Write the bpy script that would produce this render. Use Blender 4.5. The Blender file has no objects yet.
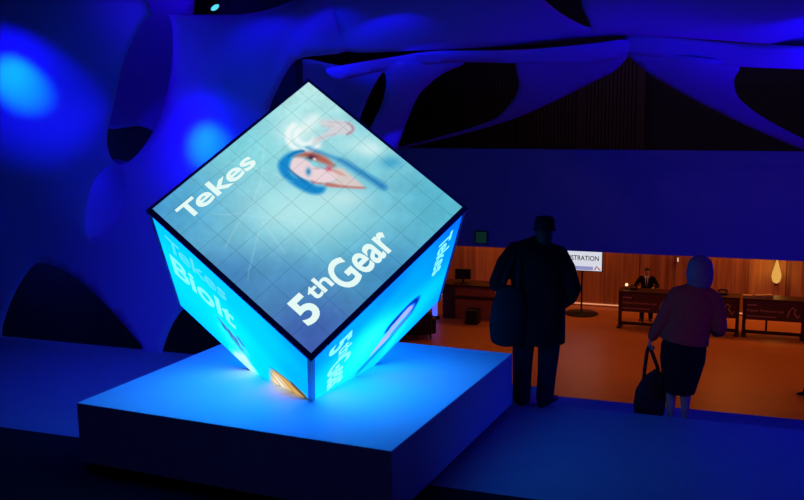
import bpy, bmesh, math, random
import numpy as np
from mathutils import Vector, Matrix
from mathutils.geometry import delaunay_2d_cdt
random.seed(4)
SC = bpy.context.scene
COL = SC.collection
PI = math.pi
V3 = Vector

# ------------------------------------------------------------------ camera
F = 955.14
EYE = V3((0, 0, 2.8727))
CR = Matrix(((0.99994361, 0, 0.0106193), (-0.00167321, 0.98750899, 0.15755378), (-0.01048665, -0.15756266, 0.98745331)))
cam_d = bpy.data.cameras.new('camera')
cam_d.sensor_width = 36
cam_d.lens = F / 804 * 36
cam_d.clip_end = 200
cam = bpy.data.objects.new('camera', cam_d)
COL.objects.link(cam)
right, fwd, up = CR.col[0], CR.col[1], CR.col[2]
M = Matrix.Identity(4)
for i in range(3):
    M[i][0], M[i][1], M[i][2], M[i][3] = right[i], up[i], -fwd[i], EYE[i]
cam.matrix_world = M
SC.camera = cam
SC.view_settings.view_transform = 'Standard'
SC.view_settings.look = 'None'
SC.view_settings.exposure = 0
SC.view_settings.gamma = 1

# the hall's own axes: U along the stair edge, W (depth) away from it
A20 = math.radians(20.2)
UX = V3((math.cos(A20), -math.sin(A20), 0))
WX = V3((math.sin(A20), math.cos(A20), 0))
def P(u, w, z=0): return UX * u + WX * w + V3((0, 0, z))
def ray(px, py): return CR @ V3(((px - 402) / F, 1, -(py - 250) / F))
def at_w(px, py, w):
    d = ray(px, py)
    return EYE + d * (w / d.dot(WX))
def at_z(px, py, z):
    d = ray(px, py)
    return EYE + d * ((z - EYE.z) / d.z)
def uw(p): return p.dot(UX), p.dot(WX), p.z

# ------------------------------------------------------------------ materials
def srgb(c):
    return tuple(((x / 255) / 12.92 if x / 255 <= .04045 else ((x / 255 + .055) / 1.055) ** 2.4) for x in c)
def mat(name, color, rough=.6, metal=0, noise=0, scale=8, spec=.3, bump=0, trans=0):
    m = bpy.data.materials.new(name)
    m.use_nodes = True
    nt = m.node_tree
    b = nt.nodes['Principled BSDF']
    b.inputs['Base Color'].default_value = (*color, 1)
    b.inputs['Roughness'].default_value = rough
    b.inputs['Metallic'].default_value = metal
    b.inputs['Specular IOR Level'].default_value = spec
    if noise or bump:
        tc = nt.nodes.new('ShaderNodeTexCoord')
        n = nt.nodes.new('ShaderNodeTexNoise')
        n.inputs['Scale'].default_value = scale
        n.inputs['Detail'].default_value = 5
        nt.links.new(tc.outputs['Object'], n.inputs['Vector'])
        if noise:
            mx = nt.nodes.new('ShaderNodeMix')
            mx.data_type = 'RGBA'
            mx.inputs[6].default_value = (*[x * (1 - noise) for x in color], 1)
            mx.inputs[7].default_value = (*[min(1, x * (1 + noise)) for x in color], 1)
            nt.links.new(n.outputs['Fac'], mx.inputs[0])
            nt.links.new(mx.outputs[2], b.inputs['Base Color'])
        if bump:
            bp = nt.nodes.new('ShaderNodeBump')
            bp.inputs['Strength'].default_value = bump
            bp.inputs['Distance'].default_value = .01
            nt.links.new(n.outputs['Fac'], bp.inputs['Height'])
            nt.links.new(bp.outputs['Normal'], b.inputs['Normal'])
    return m
def emit(name, color, strength=1):
    m = bpy.data.materials.new(name)
    m.use_nodes = True
    nt = m.node_tree
    nt.nodes.clear()
    e = nt.nodes.new('ShaderNodeEmission')
    e.inputs['Color'].default_value = (*color, 1)
    e.inputs['Strength'].default_value = strength
    o = nt.nodes.new('ShaderNodeOutputMaterial')
    nt.links.new(e.outputs[0], o.inputs['Surface'])
    return m
def screen_mat(name, grid=0, boost=(1, 1, 1)):
    """LED tiles: the picture is a colour attribute, the tile joints a thin darker grid."""
    m = bpy.data.materials.new(name)
    m.use_nodes = True
    nt = m.node_tree
    nt.nodes.clear()
    L = nt.links.new
    at = nt.nodes.new('ShaderNodeAttribute')
    at.attribute_name = 'picture'
    col = at.outputs['Color']
    v = nt.nodes.new('ShaderNodeVectorMath')
    v.operation = 'MULTIPLY'
    v.inputs[1].default_value = boost
    L(col, v.inputs[0])
    col = v.outputs[0]
    if grid:
        uv = nt.nodes.new('ShaderNodeUVMap')
        sp = nt.nodes.new('ShaderNodeSeparateXYZ')
        L(uv.outputs[0], sp.inputs[0])
        f = []
        for ax in (0, 1):
            a = nt.nodes.new('ShaderNodeMath'); a.operation = 'MULTIPLY'; a.inputs[1].default_value = grid
            L(sp.outputs[ax], a.inputs[0])
            b = nt.nodes.new('ShaderNodeMath'); b.operation = 'PINGPONG'; b.inputs[1].default_value = .5
            L(a.outputs[0], b.inputs[0])
            c = nt.nodes.new('ShaderNodeMath'); c.operation = 'LESS_THAN'; c.inputs[1].default_value = .017
            L(b.outputs[0], c.inputs[0])
            f.append(c)
        mx = nt.nodes.new('ShaderNodeMath'); mx.operation = 'MAXIMUM'
        L(f[0].outputs[0], mx.inputs[0]); L(f[1].outputs[0], mx.inputs[1])
        k = nt.nodes.new('ShaderNodeMath'); k.operation = 'MULTIPLY_ADD'
        k.inputs[1].default_value = -.22; k.inputs[2].default_value = 1
        L(mx.outputs[0], k.inputs[0])
        v2 = nt.nodes.new('ShaderNodeVectorMath'); v2.operation = 'SCALE'
        L(col, v2.inputs[0]); L(k.outputs[0], v2.inputs['Scale'])
        col = v2.outputs[0]
    e = nt.nodes.new('ShaderNodeEmission')
    L(col, e.inputs['Color'])
    o = nt.nodes.new('ShaderNodeOutputMaterial')
    L(e.outputs[0], o.inputs['Surface'])
    return m
def fabric_mat():
    m = bpy.data.materials.new('stretch_fabric')
    m.use_nodes = True
    nt = m.node_tree
    nt.nodes.clear()
    L = nt.links.new
    d = nt.nodes.new('ShaderNodeBsdfDiffuse'); d.inputs['Color'].default_value = (.60, .36, .80, 1)
    t = nt.nodes.new('ShaderNodeBsdfTranslucent'); t.inputs['Color'].default_value = (.42, .26, .6, 1)
    n = nt.nodes.new('ShaderNodeTexNoise'); n.inputs['Scale'].default_value = 90
    tc = nt.nodes.new('ShaderNodeTexCoord'); L(tc.outputs['Object'], n.inputs['Vector'])
    b = nt.nodes.new('ShaderNodeBump'); b.inputs['Strength'].default_value = .12; b.inputs['Distance'].default_value = .003
    L(n.outputs['Fac'], b.inputs['Height']); L(b.outputs[0], d.inputs['Normal'])
    mx = nt.nodes.new('ShaderNodeMixShader'); mx.inputs[0].default_value = .16
    L(d.outputs[0], mx.inputs[1]); L(t.outputs[0], mx.inputs[2])
    o = nt.nodes.new('ShaderNodeOutputMaterial')
    L(mx.outputs[0], o.inputs['Surface'])
    return m
def wood_mat(name, c1, c2, width=1.15, gap=.012):
    """upright veneer boards with thin joints, across U"""
    m = bpy.data.materials.new(name)
    m.use_nodes = True
    nt = m.node_tree
    b = nt.nodes['Principled BSDF']
    L = nt.links.new
    tc = nt.nodes.new('ShaderNodeTexCoord')
    mp = nt.nodes.new('ShaderNodeMapping'); mp.inputs['Scale'].default_value = (7, 7, .25)
    L(tc.outputs['Object'], mp.inputs[0])
    n = nt.nodes.new('ShaderNodeTexNoise'); n.inputs['Scale'].default_value = 1.2; n.inputs['Detail'].default_value = 6
    L(mp.outputs[0], n.inputs['Vector'])
    sp = nt.nodes.new('ShaderNodeSeparateXYZ'); L(tc.outputs['Object'], sp.inputs[0])
    dv = nt.nodes.new('ShaderNodeMath'); dv.operation = 'DIVIDE'; dv.inputs[1].default_value = width
    L(sp.outputs[0], dv.inputs[0])
    fl = nt.nodes.new('ShaderNodeMath'); fl.operation = 'FLOOR'; L(dv.outputs[0], fl.inputs[0])
    wn = nt.nodes.new('ShaderNodeTexWhiteNoise'); wn.noise_dimensions = '1D'; L(fl.outputs[0], wn.inputs['W'])
    ad = nt.nodes.new('ShaderNodeMath'); ad.operation = 'MULTIPLY_ADD'; ad.inputs[1].default_value = 1.7; ad.inputs[2].default_value = -.62
    L(n.outputs['Fac'], ad.inputs[0])
    hf = nt.nodes.new('ShaderNodeMath'); hf.operation = 'MULTIPLY_ADD'; hf.inputs[1].default_value = .75; hf.use_clamp = True
    L(wn.outputs['Value'], hf.inputs[0]); L(ad.outputs[0], hf.inputs[2])
    mx = nt.nodes.new('ShaderNodeMix'); mx.data_type = 'RGBA'
    mx.inputs[6].default_value = (*c1, 1); mx.inputs[7].default_value = (*c2, 1)
    L(hf.outputs[0], mx.inputs[0])
    fr = nt.nodes.new('ShaderNodeMath'); fr.operation = 'FRACT'; L(dv.outputs[0], fr.inputs[0])
    lt = nt.nodes.new('ShaderNodeMath'); lt.operation = 'GREATER_THAN'; lt.inputs[1].default_value = gap / width * 3
    L(fr.outputs[0], lt.inputs[0])
    k = nt.nodes.new('ShaderNodeMath'); k.operation = 'MULTIPLY_ADD'; k.inputs[1].default_value = .6; k.inputs[2].default_value = .4
    L(lt.outputs[0], k.inputs[0])
    vs = nt.nodes.new('ShaderNodeVectorMath'); vs.operation = 'SCALE'
    L(mx.outputs[2], vs.inputs[0]); L(k.outputs[0], vs.inputs['Scale'])
    L(vs.outputs[0], b.inputs['Base Color'])
    b.inputs['Roughness'].default_value = .45
    return m

M_fabric = fabric_mat()
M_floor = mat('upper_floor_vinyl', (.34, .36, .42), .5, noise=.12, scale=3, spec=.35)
M_near_floor = mat('dark_near_floor', (.02, .022, .024), .95, noise=.4, scale=60, bump=.4, spec=.05)
M_step = mat('stair_stone', (.30, .30, .33), .55, noise=.1, scale=6)
M_band = mat('parapet_paint', (.52, .52, .56), .75, noise=.05, scale=2)
M_dark = mat('dark_paint', (.045, .042, .05), .8, noise=.15, scale=3)
M_slat = mat('dark_wood_slat', (.09, .055, .035), .55, noise=.3, scale=10)
M_plinth = mat('plinth_white_laminate', (.80, .94, .95), .5, noise=.03, scale=4, spec=.25)
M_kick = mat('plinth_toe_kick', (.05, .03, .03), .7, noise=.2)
M_black = mat('black_plastic', (.012, .012, .014), .45, noise=.2, spec=.3)
M_frame = mat('cube_frame_metal', (.06, .10, .75), .45, 0, noise=.1, spec=.3)
M_alu = mat('blue_grey_metal', (.32, .48, .72), .45, .0, noise=.1)
M_lobfloor = mat('lobby_stone_floor', (.52, .21, .06), .4, noise=.12, scale=.9, spec=.3)
M_wood = wood_mat('lobby_wood_panel', (.24, .085, .03), (.72, .40, .13))
M_desk = mat('desk_dark_wood', (.05, .018, .010), .5, noise=.3, scale=9)
M_panel = mat('desk_banner_brown', (.10, .035, .018), .6, noise=.12, scale=5)
M_letter = mat('banner_lettering', (.55, .33, .22), .6, noise=.05)
M_coat = mat('black_wool_coat', (.009, .008, .008), .9, noise=.3, scale=30, bump=.3, spec=.1)
M_trouser = mat('dark_trouser_cloth', (.018, .020, .028), .9, noise=.25, scale=30, spec=.1)
M_skin = mat('skin', (.52, .31, .23), .55, noise=.06, scale=12)
M_hat = mat('dark_felt', (.015, .015, .018), .95, noise=.3, scale=40, spec=.1)
M_hair = mat('grey_blond_hair', (.22, .15, .20), .6, noise=.3, scale=30, spec=.3)
M_hair_d = mat('dark_hair', (.03, .02, .015), .6, noise=.3, scale=40)
M_jacket = mat('plum_jacket_wool', (.42, .07, .05), .9, noise=.35, scale=34, bump=.5, spec=.1)
M_skirt = mat('black_skirt_cloth', (.010, .010, .012), .9, noise=.25, scale=25, spec=.1)
M_bag = mat('dark_bag_cloth', (.009, .009, .012), .8, noise=.3, scale=22, spec=.15)
M_tote = mat('dark_red_brown_leather', (.035, .012, .012), .6, noise=.35, scale=14, spec=.2)
M_shoe = mat('black_shoe_leather', (.010, .010, .010), .4, noise=.2)
M_suit = mat('black_suit_cloth', (.014, .013, .013), .9, noise=.2, scale=20, spec=.1)
M_shirt = mat('white_shirt_cotton', (.75, .72, .68), .85, noise=.05)
M_white = emit('lit_white_screen', srgb((214, 216, 228)), 1.0)
M_text_d = mat('dark_print', (.03, .03, .05), .7, noise=.05)
M_lav = emit('lit_lavender_strip', srgb((150, 150, 205)), .9)
M_red = emit('lit_red_mark', srgb((190, 60, 60)), .8)
M_lettering = emit('lit_white_lettering', srgb((228, 250, 246)), 1.0)
M_lettering_side = emit('lit_aqua_lettering', srgb((135, 250, 255)), 1.05)
M_lettering_pale = emit('lit_pale_blue_lettering', srgb((90, 232, 255)), 1.0)
M_lens = emit('lit_cyan_lens', srgb((90, 225, 250)), 1.0)

# ------------------------------------------------------------------ mesh helpers
def obj(name, bm, m=None, parent=None, smooth=False, recalc=True):
    me = bpy.data.meshes.new(name)
    if recalc: bmesh.ops.recalc_face_normals(bm, faces=bm.faces)
    bm.to_mesh(me)
    bm.free()
    if smooth:
        me.polygons.foreach_set('use_smooth', [True] * len(me.polygons))
    if m: me.materials.append(m)
    o = bpy.data.objects.new(name, me)
    COL.objects.link(o)
    if parent: o.parent = parent
    return o
def tag(o, label=None, cat=None, group=None, kind=None):
    if label: o['label'] = label
    if cat: o['category'] = cat
    if group: o['group'] = group
    if kind: o['kind'] = kind
    return o
def thing(name, label, cat, loc=(0, 0, 0), rz=0, group=None):
    o = bpy.data.objects.new(name, None)
    o.empty_display_size = .2
    COL.objects.link(o)
    o.location = loc
    o.rotation_euler = (0, 0, rz)
    return tag(o, label, cat, group)
def struct(name, bm, m, smooth=False, label=None):
    o = obj(name, bm, m, smooth=smooth)
    o['kind'] = 'structure'
    if label: o['label'] = label
    return o
def box(bm, lo, hi, bev=0, axes=None):
    """box from lo to hi in local axes (or in given axes origin/x/y/z)"""
    vs = []
    for x in (lo[0], hi[0]):
        for y in (lo[1], hi[1]):
            for z in (lo[2], hi[2]):
                p = V3((x, y, z))
                if axes: p = axes(x, y, z)
                vs.append(bm.verts.new(p))
    q = [(0, 1, 3, 2), (4, 6, 7, 5), (0, 4, 5, 1), (2, 3, 7, 6), (0, 2, 6, 4), (1, 5, 7, 3)]
    fs = [bm.faces.new([vs[i] for i in f]) for f in q]
    if bev:
        es = list({e for f in fs for e in f.edges})
        bmesh.ops.bevel(bm, geom=es, offset=bev, segments=2, affect='EDGES', profile=.5)
    return bm
def B(lo, hi, bev=0, axes=None):
    return box(bmesh.new(), lo, hi, bev, axes)
def tube(bm, pts, rad, seg=14, ref=(0, 1, 0), cap=True, hem=False):
    """closed tube of elliptical sections through pts; rad = list of r or (r_side, r_front)"""
    pts = [V3(p) for p in pts]
    rad = [(r, r) if not isinstance(r, (tuple, list)) else r for r in rad]
    ref = V3(ref)
    n = len(pts)
    T = [(pts[min(i + 1, n - 1)] - pts[max(i - 1, 0)]).normalized() for i in range(n)]
    rings = []
    secs = []
    if cap and not hem:
        for k, s in ((.95, .30), (.80, .60), (.45, .89)):
            secs.append((pts[0] - T[0] * min(rad[0]) * k, (rad[0][0] * s, rad[0][1] * s), T[0]))
    for i in range(n): secs.append((pts[i], rad[i], T[i]))
    if cap:
        for k, s in ((.45, .89), (.80, .60), (.95, .30)):
            secs.append((pts[-1] + T[-1] * min(rad[-1]) * k, (rad[-1][0] * s, rad[-1][1] * s), T[-1]))
    for c, r, t in secs:
        side = t.cross(ref)
        if side.length < .08: side = t.cross(V3((0, 0, 1)) if abs(ref.z) < .5 else V3((1, 0, 0)))
        side.normalize()
        fr = side.cross(t).normalized()
        rings.append([bm.verts.new(c + side * (math.cos(a) * r[0]) + fr * (math.sin(a) * r[1])) for a in [2 * PI * j / seg for j in range(seg)]])
    for a, b in zip(rings, rings[1:]):
        for j in range(seg):
            bm.faces.new((a[j], a[(j + 1) % seg], b[(j + 1) % seg], b[j]))
    bm.faces.new(rings[0][::-1])
    bm.faces.new(rings[-1])
    return bm
def T_(pts, rad, **k): return tube(bmesh.new(), pts, rad, **k)
def ball(bm, c, r, seg=16):
    r = (r, r, r) if not isinstance(r, (tuple, list)) else r
    bmesh.ops.create_uvsphere(bm, u_segments=seg, v_segments=max(6, seg // 2 + 2), radius=1, matrix=Matrix.Translation(c) @ Matrix.Diagonal((*r, 1)))
    return bm
def lathe(bm, prof, c=(0, 0, 0), seg=24):
    rings = []
    for r, z in prof:
        rings.append([bm.verts.new((c[0] + math.cos(2 * PI * j / seg) * max(r, 1e-4), c[1] + math.sin(2 * PI * j / seg) * max(r, 1e-4), c[2] + z)) for j in range(seg)])
    for a, b in zip(rings, rings[1:]):
        for j in range(seg):
            bm.faces.new((a[j], a[(j + 1) % seg], b[(j + 1) % seg], b[j]))
    bm.faces.new(rings[0][::-1])
    bm.faces.new(rings[-1])
    return bm
def fuse(name, bm, m, parent=None, voxel=.011, smooth=6):
    """merge overlapping closed shapes into one continuous surface"""
    me = bpy.data.meshes.new('tmp')
    bmesh.ops.recalc_face_normals(bm, faces=bm.faces)
    bm.to_mesh(me)
    bm.free()
    o = bpy.data.objects.new('tmp', me)
    COL.objects.link(o)
    r = o.modifiers.new('r', 'REMESH'); r.mode = 'VOXEL'; r.voxel_size = voxel
    s = o.modifiers.new('s', 'SMOOTH'); s.factor = .5; s.iterations = smooth
    dg = bpy.context.evaluated_depsgraph_get()
    new = bpy.data.meshes.new_from_object(o.evaluated_get(dg))
    bpy.data.objects.remove(o)
    bpy.data.meshes.remove(me)
    new.name = name
    new.polygons.foreach_set('use_smooth', [True] * len(new.polygons))
    new.materials.clear()
    new.materials.append(m)
    ob = bpy.data.objects.new(name, new)
    COL.objects.link(ob)
    if parent: ob.parent = parent
    return ob
def text_mesh(body, size=1, bold=0, thick=.002, condense=1, shear=0):
    c = bpy.data.curves.new('t', 'FONT')
    c.body = body
    c.size = size
    c.offset = bold
    c.extrude = thick / 2
    c.shear = shear
    c.resolution_u = 5
    o = bpy.data.objects.new('t', c)
    COL.objects.link(o)
    dg = bpy.context.evaluated_depsgraph_get()
    me = bpy.data.meshes.new_from_object(o.evaluated_get(dg))
    bpy.data.objects.remove(o)
    bm = bmesh.new()
    bm.from_mesh(me)
    bpy.data.meshes.remove(me)
    return bm
def fit_text(bm, place, x0, x1, y0, y1):
    """fit the lettering into the rectangle x0..x1, y0..y1 and place it with place(x, y, z)"""
    xs = [v.co.x for v in bm.verts]; ys = [v.co.y for v in bm.verts]
    a, b, c, d = min(xs), max(xs), min(ys), max(ys)
    for v in bm.verts:
        v.co = place(x0 + (v.co.x - a) / (b - a) * (x1 - x0), y0 + (v.co.y - c) / (d - c) * (y1 - y0), v.co.z)
    return bm
def join(a, b):
    me = bpy.data.meshes.new('j')
    b.to_mesh(me); b.free()
    a.from_mesh(me)
    bpy.data.meshes.remove(me)
    return a

# ================================================================== SETTING
def slab(u0, u1, w0, w1, z0, z1): return B((u0, w0, z0), (u1, w1, z1), axes=lambda u, w, z: P(u, w, z))
UL, UR = -13.0, 15.0
EDGE = 8.60                       # the top stair edge
RISE, GO = .17, .29
LOB = -4.3                        # lobby floor level
BANDW = 18.06
zt = at_w(402, 148, BANDW).z
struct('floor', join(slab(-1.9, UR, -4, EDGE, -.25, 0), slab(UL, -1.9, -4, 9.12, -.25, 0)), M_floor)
c0 = slab(UL, UR, -4, 6.42, .0, .012)  # thin dark sheet over the near part of the floor
struct('floor', c0, M_near_floor, label='dark layer on the near part of the floor')
# flight of stairs with a landing, running down to the lobby
bm = bmesh.new()
w, z = EDGE, 0.0
U0 = -4.0
for i in range(3):
    z -= RISE
    w1 = w + GO if i < 2 else 10.46
    box(bm, (U0, w, LOB), (UR, w1, z), axes=lambda u, ww, zz: P(u, ww, zz))
    w = w1
while z - RISE > LOB + .05:
    z -= RISE
    box(bm, (U0, w, LOB), (UR, w + .27, z), axes=lambda u, ww, zz: P(u, ww, zz))
    w += .27
struct('staircase', bm, M_step)
struct('floor', slab(UL, UR, 9.6, 33.2, LOB - .2, LOB), M_lobfloor, label='orange lit stone floor of the lobby below')
# parapet with the slab that roofs the lobby
struct('wall_parapet', join(slab(UL, UR, BANDW, BANDW + .3, -.06, zt), slab(UL, UR, BANDW + .3, 33.2, -.06, .12)), M_band)
struct('wall_lobby', B((-13, 0, 0), (15, .2, 4.3)), M_wood)
wl = bpy.data.objects['wall_lobby']
wl.location = P(0, 32.5, LOB); wl.rotation_euler = (0, 0, -A20)
struct('wall_divider', slab(UL, -5.3, 10.7, 10.9, LOB, 5.4), M_dark)
struct('wall_back', slab(UL, UR, 25.0, 25.2, -.04, 5.4), M_dark)
struct('wall_left', slab(UL - .2, UL, -4, 33.2, LOB, 5.4), M_dark)
struct('wall_right', slab(UR, UR + .2, -4, 33.2, LOB, 5.4), M_dark)
struct('wall_front', slab(UL, UR, -4.2, -4, -.2, 5.4), M_dark)
struct('ceiling', slab(UL - .2, UR + .2, -4.2, 33.4, 5.4, 5.6), M_dark)
# upright slats of the screen wall above the parapet
bm = bmesh.new()
uA = uw(at_w(414, 120, 24.6))[0]; uB = uw(at_w(641, 120, 24.6))[0]
n = 66
for i in range(n):
    u = uA + (uB - uA) * i / (n - 1)
    box(bm, (u - .035, 24.55, -.04), (u + .035, 24.72, 3.9), axes=lambda a, b, c: P(a, b, c))
for i in range(5):
    u = uA + (uB - uA) * i / 4
    box(bm, (u - .09, 24.50, -.04), (u + .09, 24.80, 3.9), axes=lambda a, b, c: P(a, b, c))
box(bm, (uA - .1, 24.5, 3.9), (uB + .1, 24.8, 4.05), axes=lambda a, b, c: P(a, b, c))
struct('wall_slats', bm, M_slat)

# ================================================================== PLINTH
PC = V3((-.7782, 7.8639, 0)); PYAW = -.42195; PW, PD, PH = 2.7143, 2.6639, .5383
t = thing('display_plinth', 'low square white plinth washed in cyan light under the glowing video cube', 'plinth', PC, PYAW)
obj('plinth_body', B((-PW / 2, -PD / 2, .055), (PW / 2, PD / 2, PH), .006), M_plinth, t)
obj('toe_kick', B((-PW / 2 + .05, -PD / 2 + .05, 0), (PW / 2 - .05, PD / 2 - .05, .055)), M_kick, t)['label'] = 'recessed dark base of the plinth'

# ================================================================== VIDEO CUBE
CC = V3((-.76182531, 7.81806611, 1.54078757))
CX = V3((0.73329948, -0.34438914, -0.58623203)); CY = V3((0.67462801, 0.4757752, 0.56437134)); CZ = V3((0.0845513, -0.80934175, 0.58122027))
SX, SY, SZ = 1.67462, 1.67438, 1.71600
cube = bpy.data.objects.new('video_cube', None)
COL.objects.link(cube)
mw = Matrix.Identity(4)
for i in range(3):
    mw[i][0], mw[i][1], mw[i][2], mw[i][3] = CX[i], CY[i], CZ[i], CC[i]
cube.matrix_world = mw
tag(cube, 'tilted giant cube of glowing video screens sunk corner first into the plinth', 'display')
hx, hy, hz = SX / 2, SY / 2, SZ / 2
FB = .034                                   # frame bar
# ---- the picture, in face coordinates: x along the lettering, y up the lettering
SHP = {
'hair': [(0.566, 0.771), (0.625, 0.781), (0.681, 0.76), (0.702, 0.732), (0.65, 0.749), (0.611, 0.738), (0.577, 0.704), (0.573, 0.662), (0.591, 0.622), (0.603, 0.587), (0.607, 0.561), (0.63, 0.527), (0.598, 0.515), (0.561, 0.545), (0.541, 0.601), (0.533, 0.669), (0.537, 0.722)],
'face': [(0.605, 0.732), (0.651, 0.739), (0.674, 0.686), (0.675, 0.628), (0.722, 0.569), (0.724, 0.533), (0.692, 0.521), (0.651, 0.539), (0.616, 0.57), (0.598, 0.61), (0.584, 0.663), (0.577, 0.704)],
'red': [(0.645, 0.750), (0.699, 0.73), (0.733, 0.685), (0.749, 0.633), (0.745, 0.575), (0.725, 0.603), (0.708, 0.645), (0.698, 0.685), (0.668, 0.724)],
'neck': [(0.722, 0.569), (0.757, 0.545), (0.761, 0.473), (0.752, 0.399), (0.692, 0.464), (0.638, 0.535), (0.692, 0.521)],
'neckline': [(0.642, 0.543), (0.661, 0.529), (0.698, 0.47), (0.757, 0.4), (0.749, 0.396), (0.69, 0.462), (0.638, 0.525)],
'hand': [(0.878, 0.798), (0.914, 0.774), (0.958, 0.718), (0.968, 0.673), (0.946, 0.647), (0.913, 0.656), (0.871, 0.693), (0.83, 0.711), (0.766, 0.727), (0.774, 0.748), (0.845, 0.736), (0.878, 0.739), (0.865, 0.775)],
'handline': [(0.958, 0.718), (0.971, 0.675), (0.953, 0.647), (0.912, 0.65), (0.912, 0.662), (0.946, 0.659), (0.957, 0.681)],
'collar': [(0.726, 0.742), (0.745, 0.707), (0.775, 0.62), (0.802, 0.569), (0.816, 0.487), (0.829, 0.405), (0.837, 0.329), (0.809, 0.326), (0.799, 0.396), (0.79, 0.462), (0.779, 0.547), (0.763, 0.627), (0.726, 0.707)]}
BLB = {'eye': (0.702, 0.683, 0.015, -0.015, -0.01, -0.01), 'white': (0.703, 0.669, 0.006, -0.006, -0.006, -0.006),
'lips': (0.715, 0.587, 0.01, -0.01, -0.01, -0.01), 'eye2': (0.635, 0.641, 0.008, -0.008, -0.014, -0.013),
'halo': (0.751, 0.83, 0.059, -0.059, -0.053, -0.053), 'jacket': (0.901, 0.586, 0.074, -0.074, -0.038, -0.036),
'jwhite': (0.932, 0.52, 0.04, -0.04, -0.03, -0.028), 'blotch': (0.947, 0.4, 0.037, -0.038, -0.024, -0.022),
'lowl': (0.652, 0.426, 0.072, -0.072, -0.034, -0.032), 'bot': (0.50, 0.48, 0.20, -0.20, -0.11, -0.11)}
def smooth_loop(pts, n=6):
    out = []
    N = len(pts)
    for i in range(N):
        p0, p1, p2, p3 = [np.array(pts[(i + k) % N], float) for k in (-1, 0, 1, 2)]
        for j in range(n):
            t = j / n
            out.append(tuple(.5 * ((2 * p1) + (-p0 + p2) * t + (2 * p0 - 5 * p1 + 4 * p2 - p3) * t * t + (-p0 + 3 * p1 - 3 * p2 + p3) * t ** 3)))
    return out
def poly_mask(X, Y, poly, soft):
    """soft 0..1 mask of a rounded outline"""
    poly = smooth_loop(poly, 4)
    inside = np.zeros(X.shape, bool)
    d2 = np.full(X.shape, 9.)
    n = len(poly)
    for i in range(n):
        x0, y0 = poly[i]; x1, y1 = poly[(i + 1) % n]
        with np.errstate(divide='ignore', invalid='ignore'):
            c = ((y0 > Y) != (y1 > Y)) & (X < (x1 - x0) * (Y - y0) / (y1 - y0) + x0)
        inside ^= c
        dx, dy = x1 - x0, y1 - y0
        tt = np.clip(((X - x0) * dx + (Y - y0) * dy) / (dx * dx + dy * dy + 1e-12), 0, 1)
        d2 = np.minimum(d2, (X - x0 - tt * dx) ** 2 + (Y - y0 - tt * dy) ** 2)
    d = np.sqrt(d2) * np.where(inside, 1, -1)
    return np.clip(d / soft * .5 + .5, 0, 1)
def blob_mask(X, Y, b):
    m = np.array([[b[2], b[4]], [b[3], b[5]]])
    if abs(np.linalg.det(m)) < 1e-7: m = m + np.array([[.004, 0], [0, .004]])
    # a round spot as wide as its two arms
    r1 = math.hypot(b[2], b[3]); r2 = math.hypot(b[4], b[5])
    e1 = np.array([b[2], b[3]]) / r1
    dx, dy = X - b[0], Y - b[1]
    p = (dx * e1[0] + dy * e1[1]) / r1
    q = (-dx * e1[1] + dy * e1[0]) / r2
    return np.exp(-(p * p + q * q) * .9)
def over(img, mask, c, a=1):
    m = (mask * a)[..., None]
    return img * (1 - m) + np.array(c, float) * m
def value_noise(n, cells, seed):
    r = np.random.default_rng(seed).random((cells + 1, cells + 1))
    x = np.linspace(0, cells - 1e-6, n)
    i = x.astype(int); f = x - i; f = f * f * (3 - 2 * f)
    a = r[i][:, i] * (1 - f)[:, None] * (1 - f)[None] + r[i + 1][:, i] * f[:, None] * (1 - f)[None]
    return a + r[i][:, i + 1] * (1 - f)[:, None] * f[None] + r[i + 1][:, i + 1] * f[:, None] * f[None]
def grad(X, Y, ctrl):
    """smooth blend of colours given at points"""
    num = np.zeros(X.shape + (3,)); den = np.zeros(X.shape)
    for x, y, c in ctrl:
        wgt = 1 / (((X - x) ** 2 + (Y - y) ** 2) + .012) ** 1.5
        num += wgt[..., None] * np.array(c, float); den += wgt
    return num / den[..., None]
def segdist(X, Y, a, b):
    dx, dy = b[0] - a[0], b[1] - a[1]
    tt = np.clip(((X - a[0]) * dx + (Y - a[1]) * dy) / (dx * dx + dy * dy), 0, 1)
    return np.hypot(X - a[0] - tt * dx, Y - a[1] - tt * dy)
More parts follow.
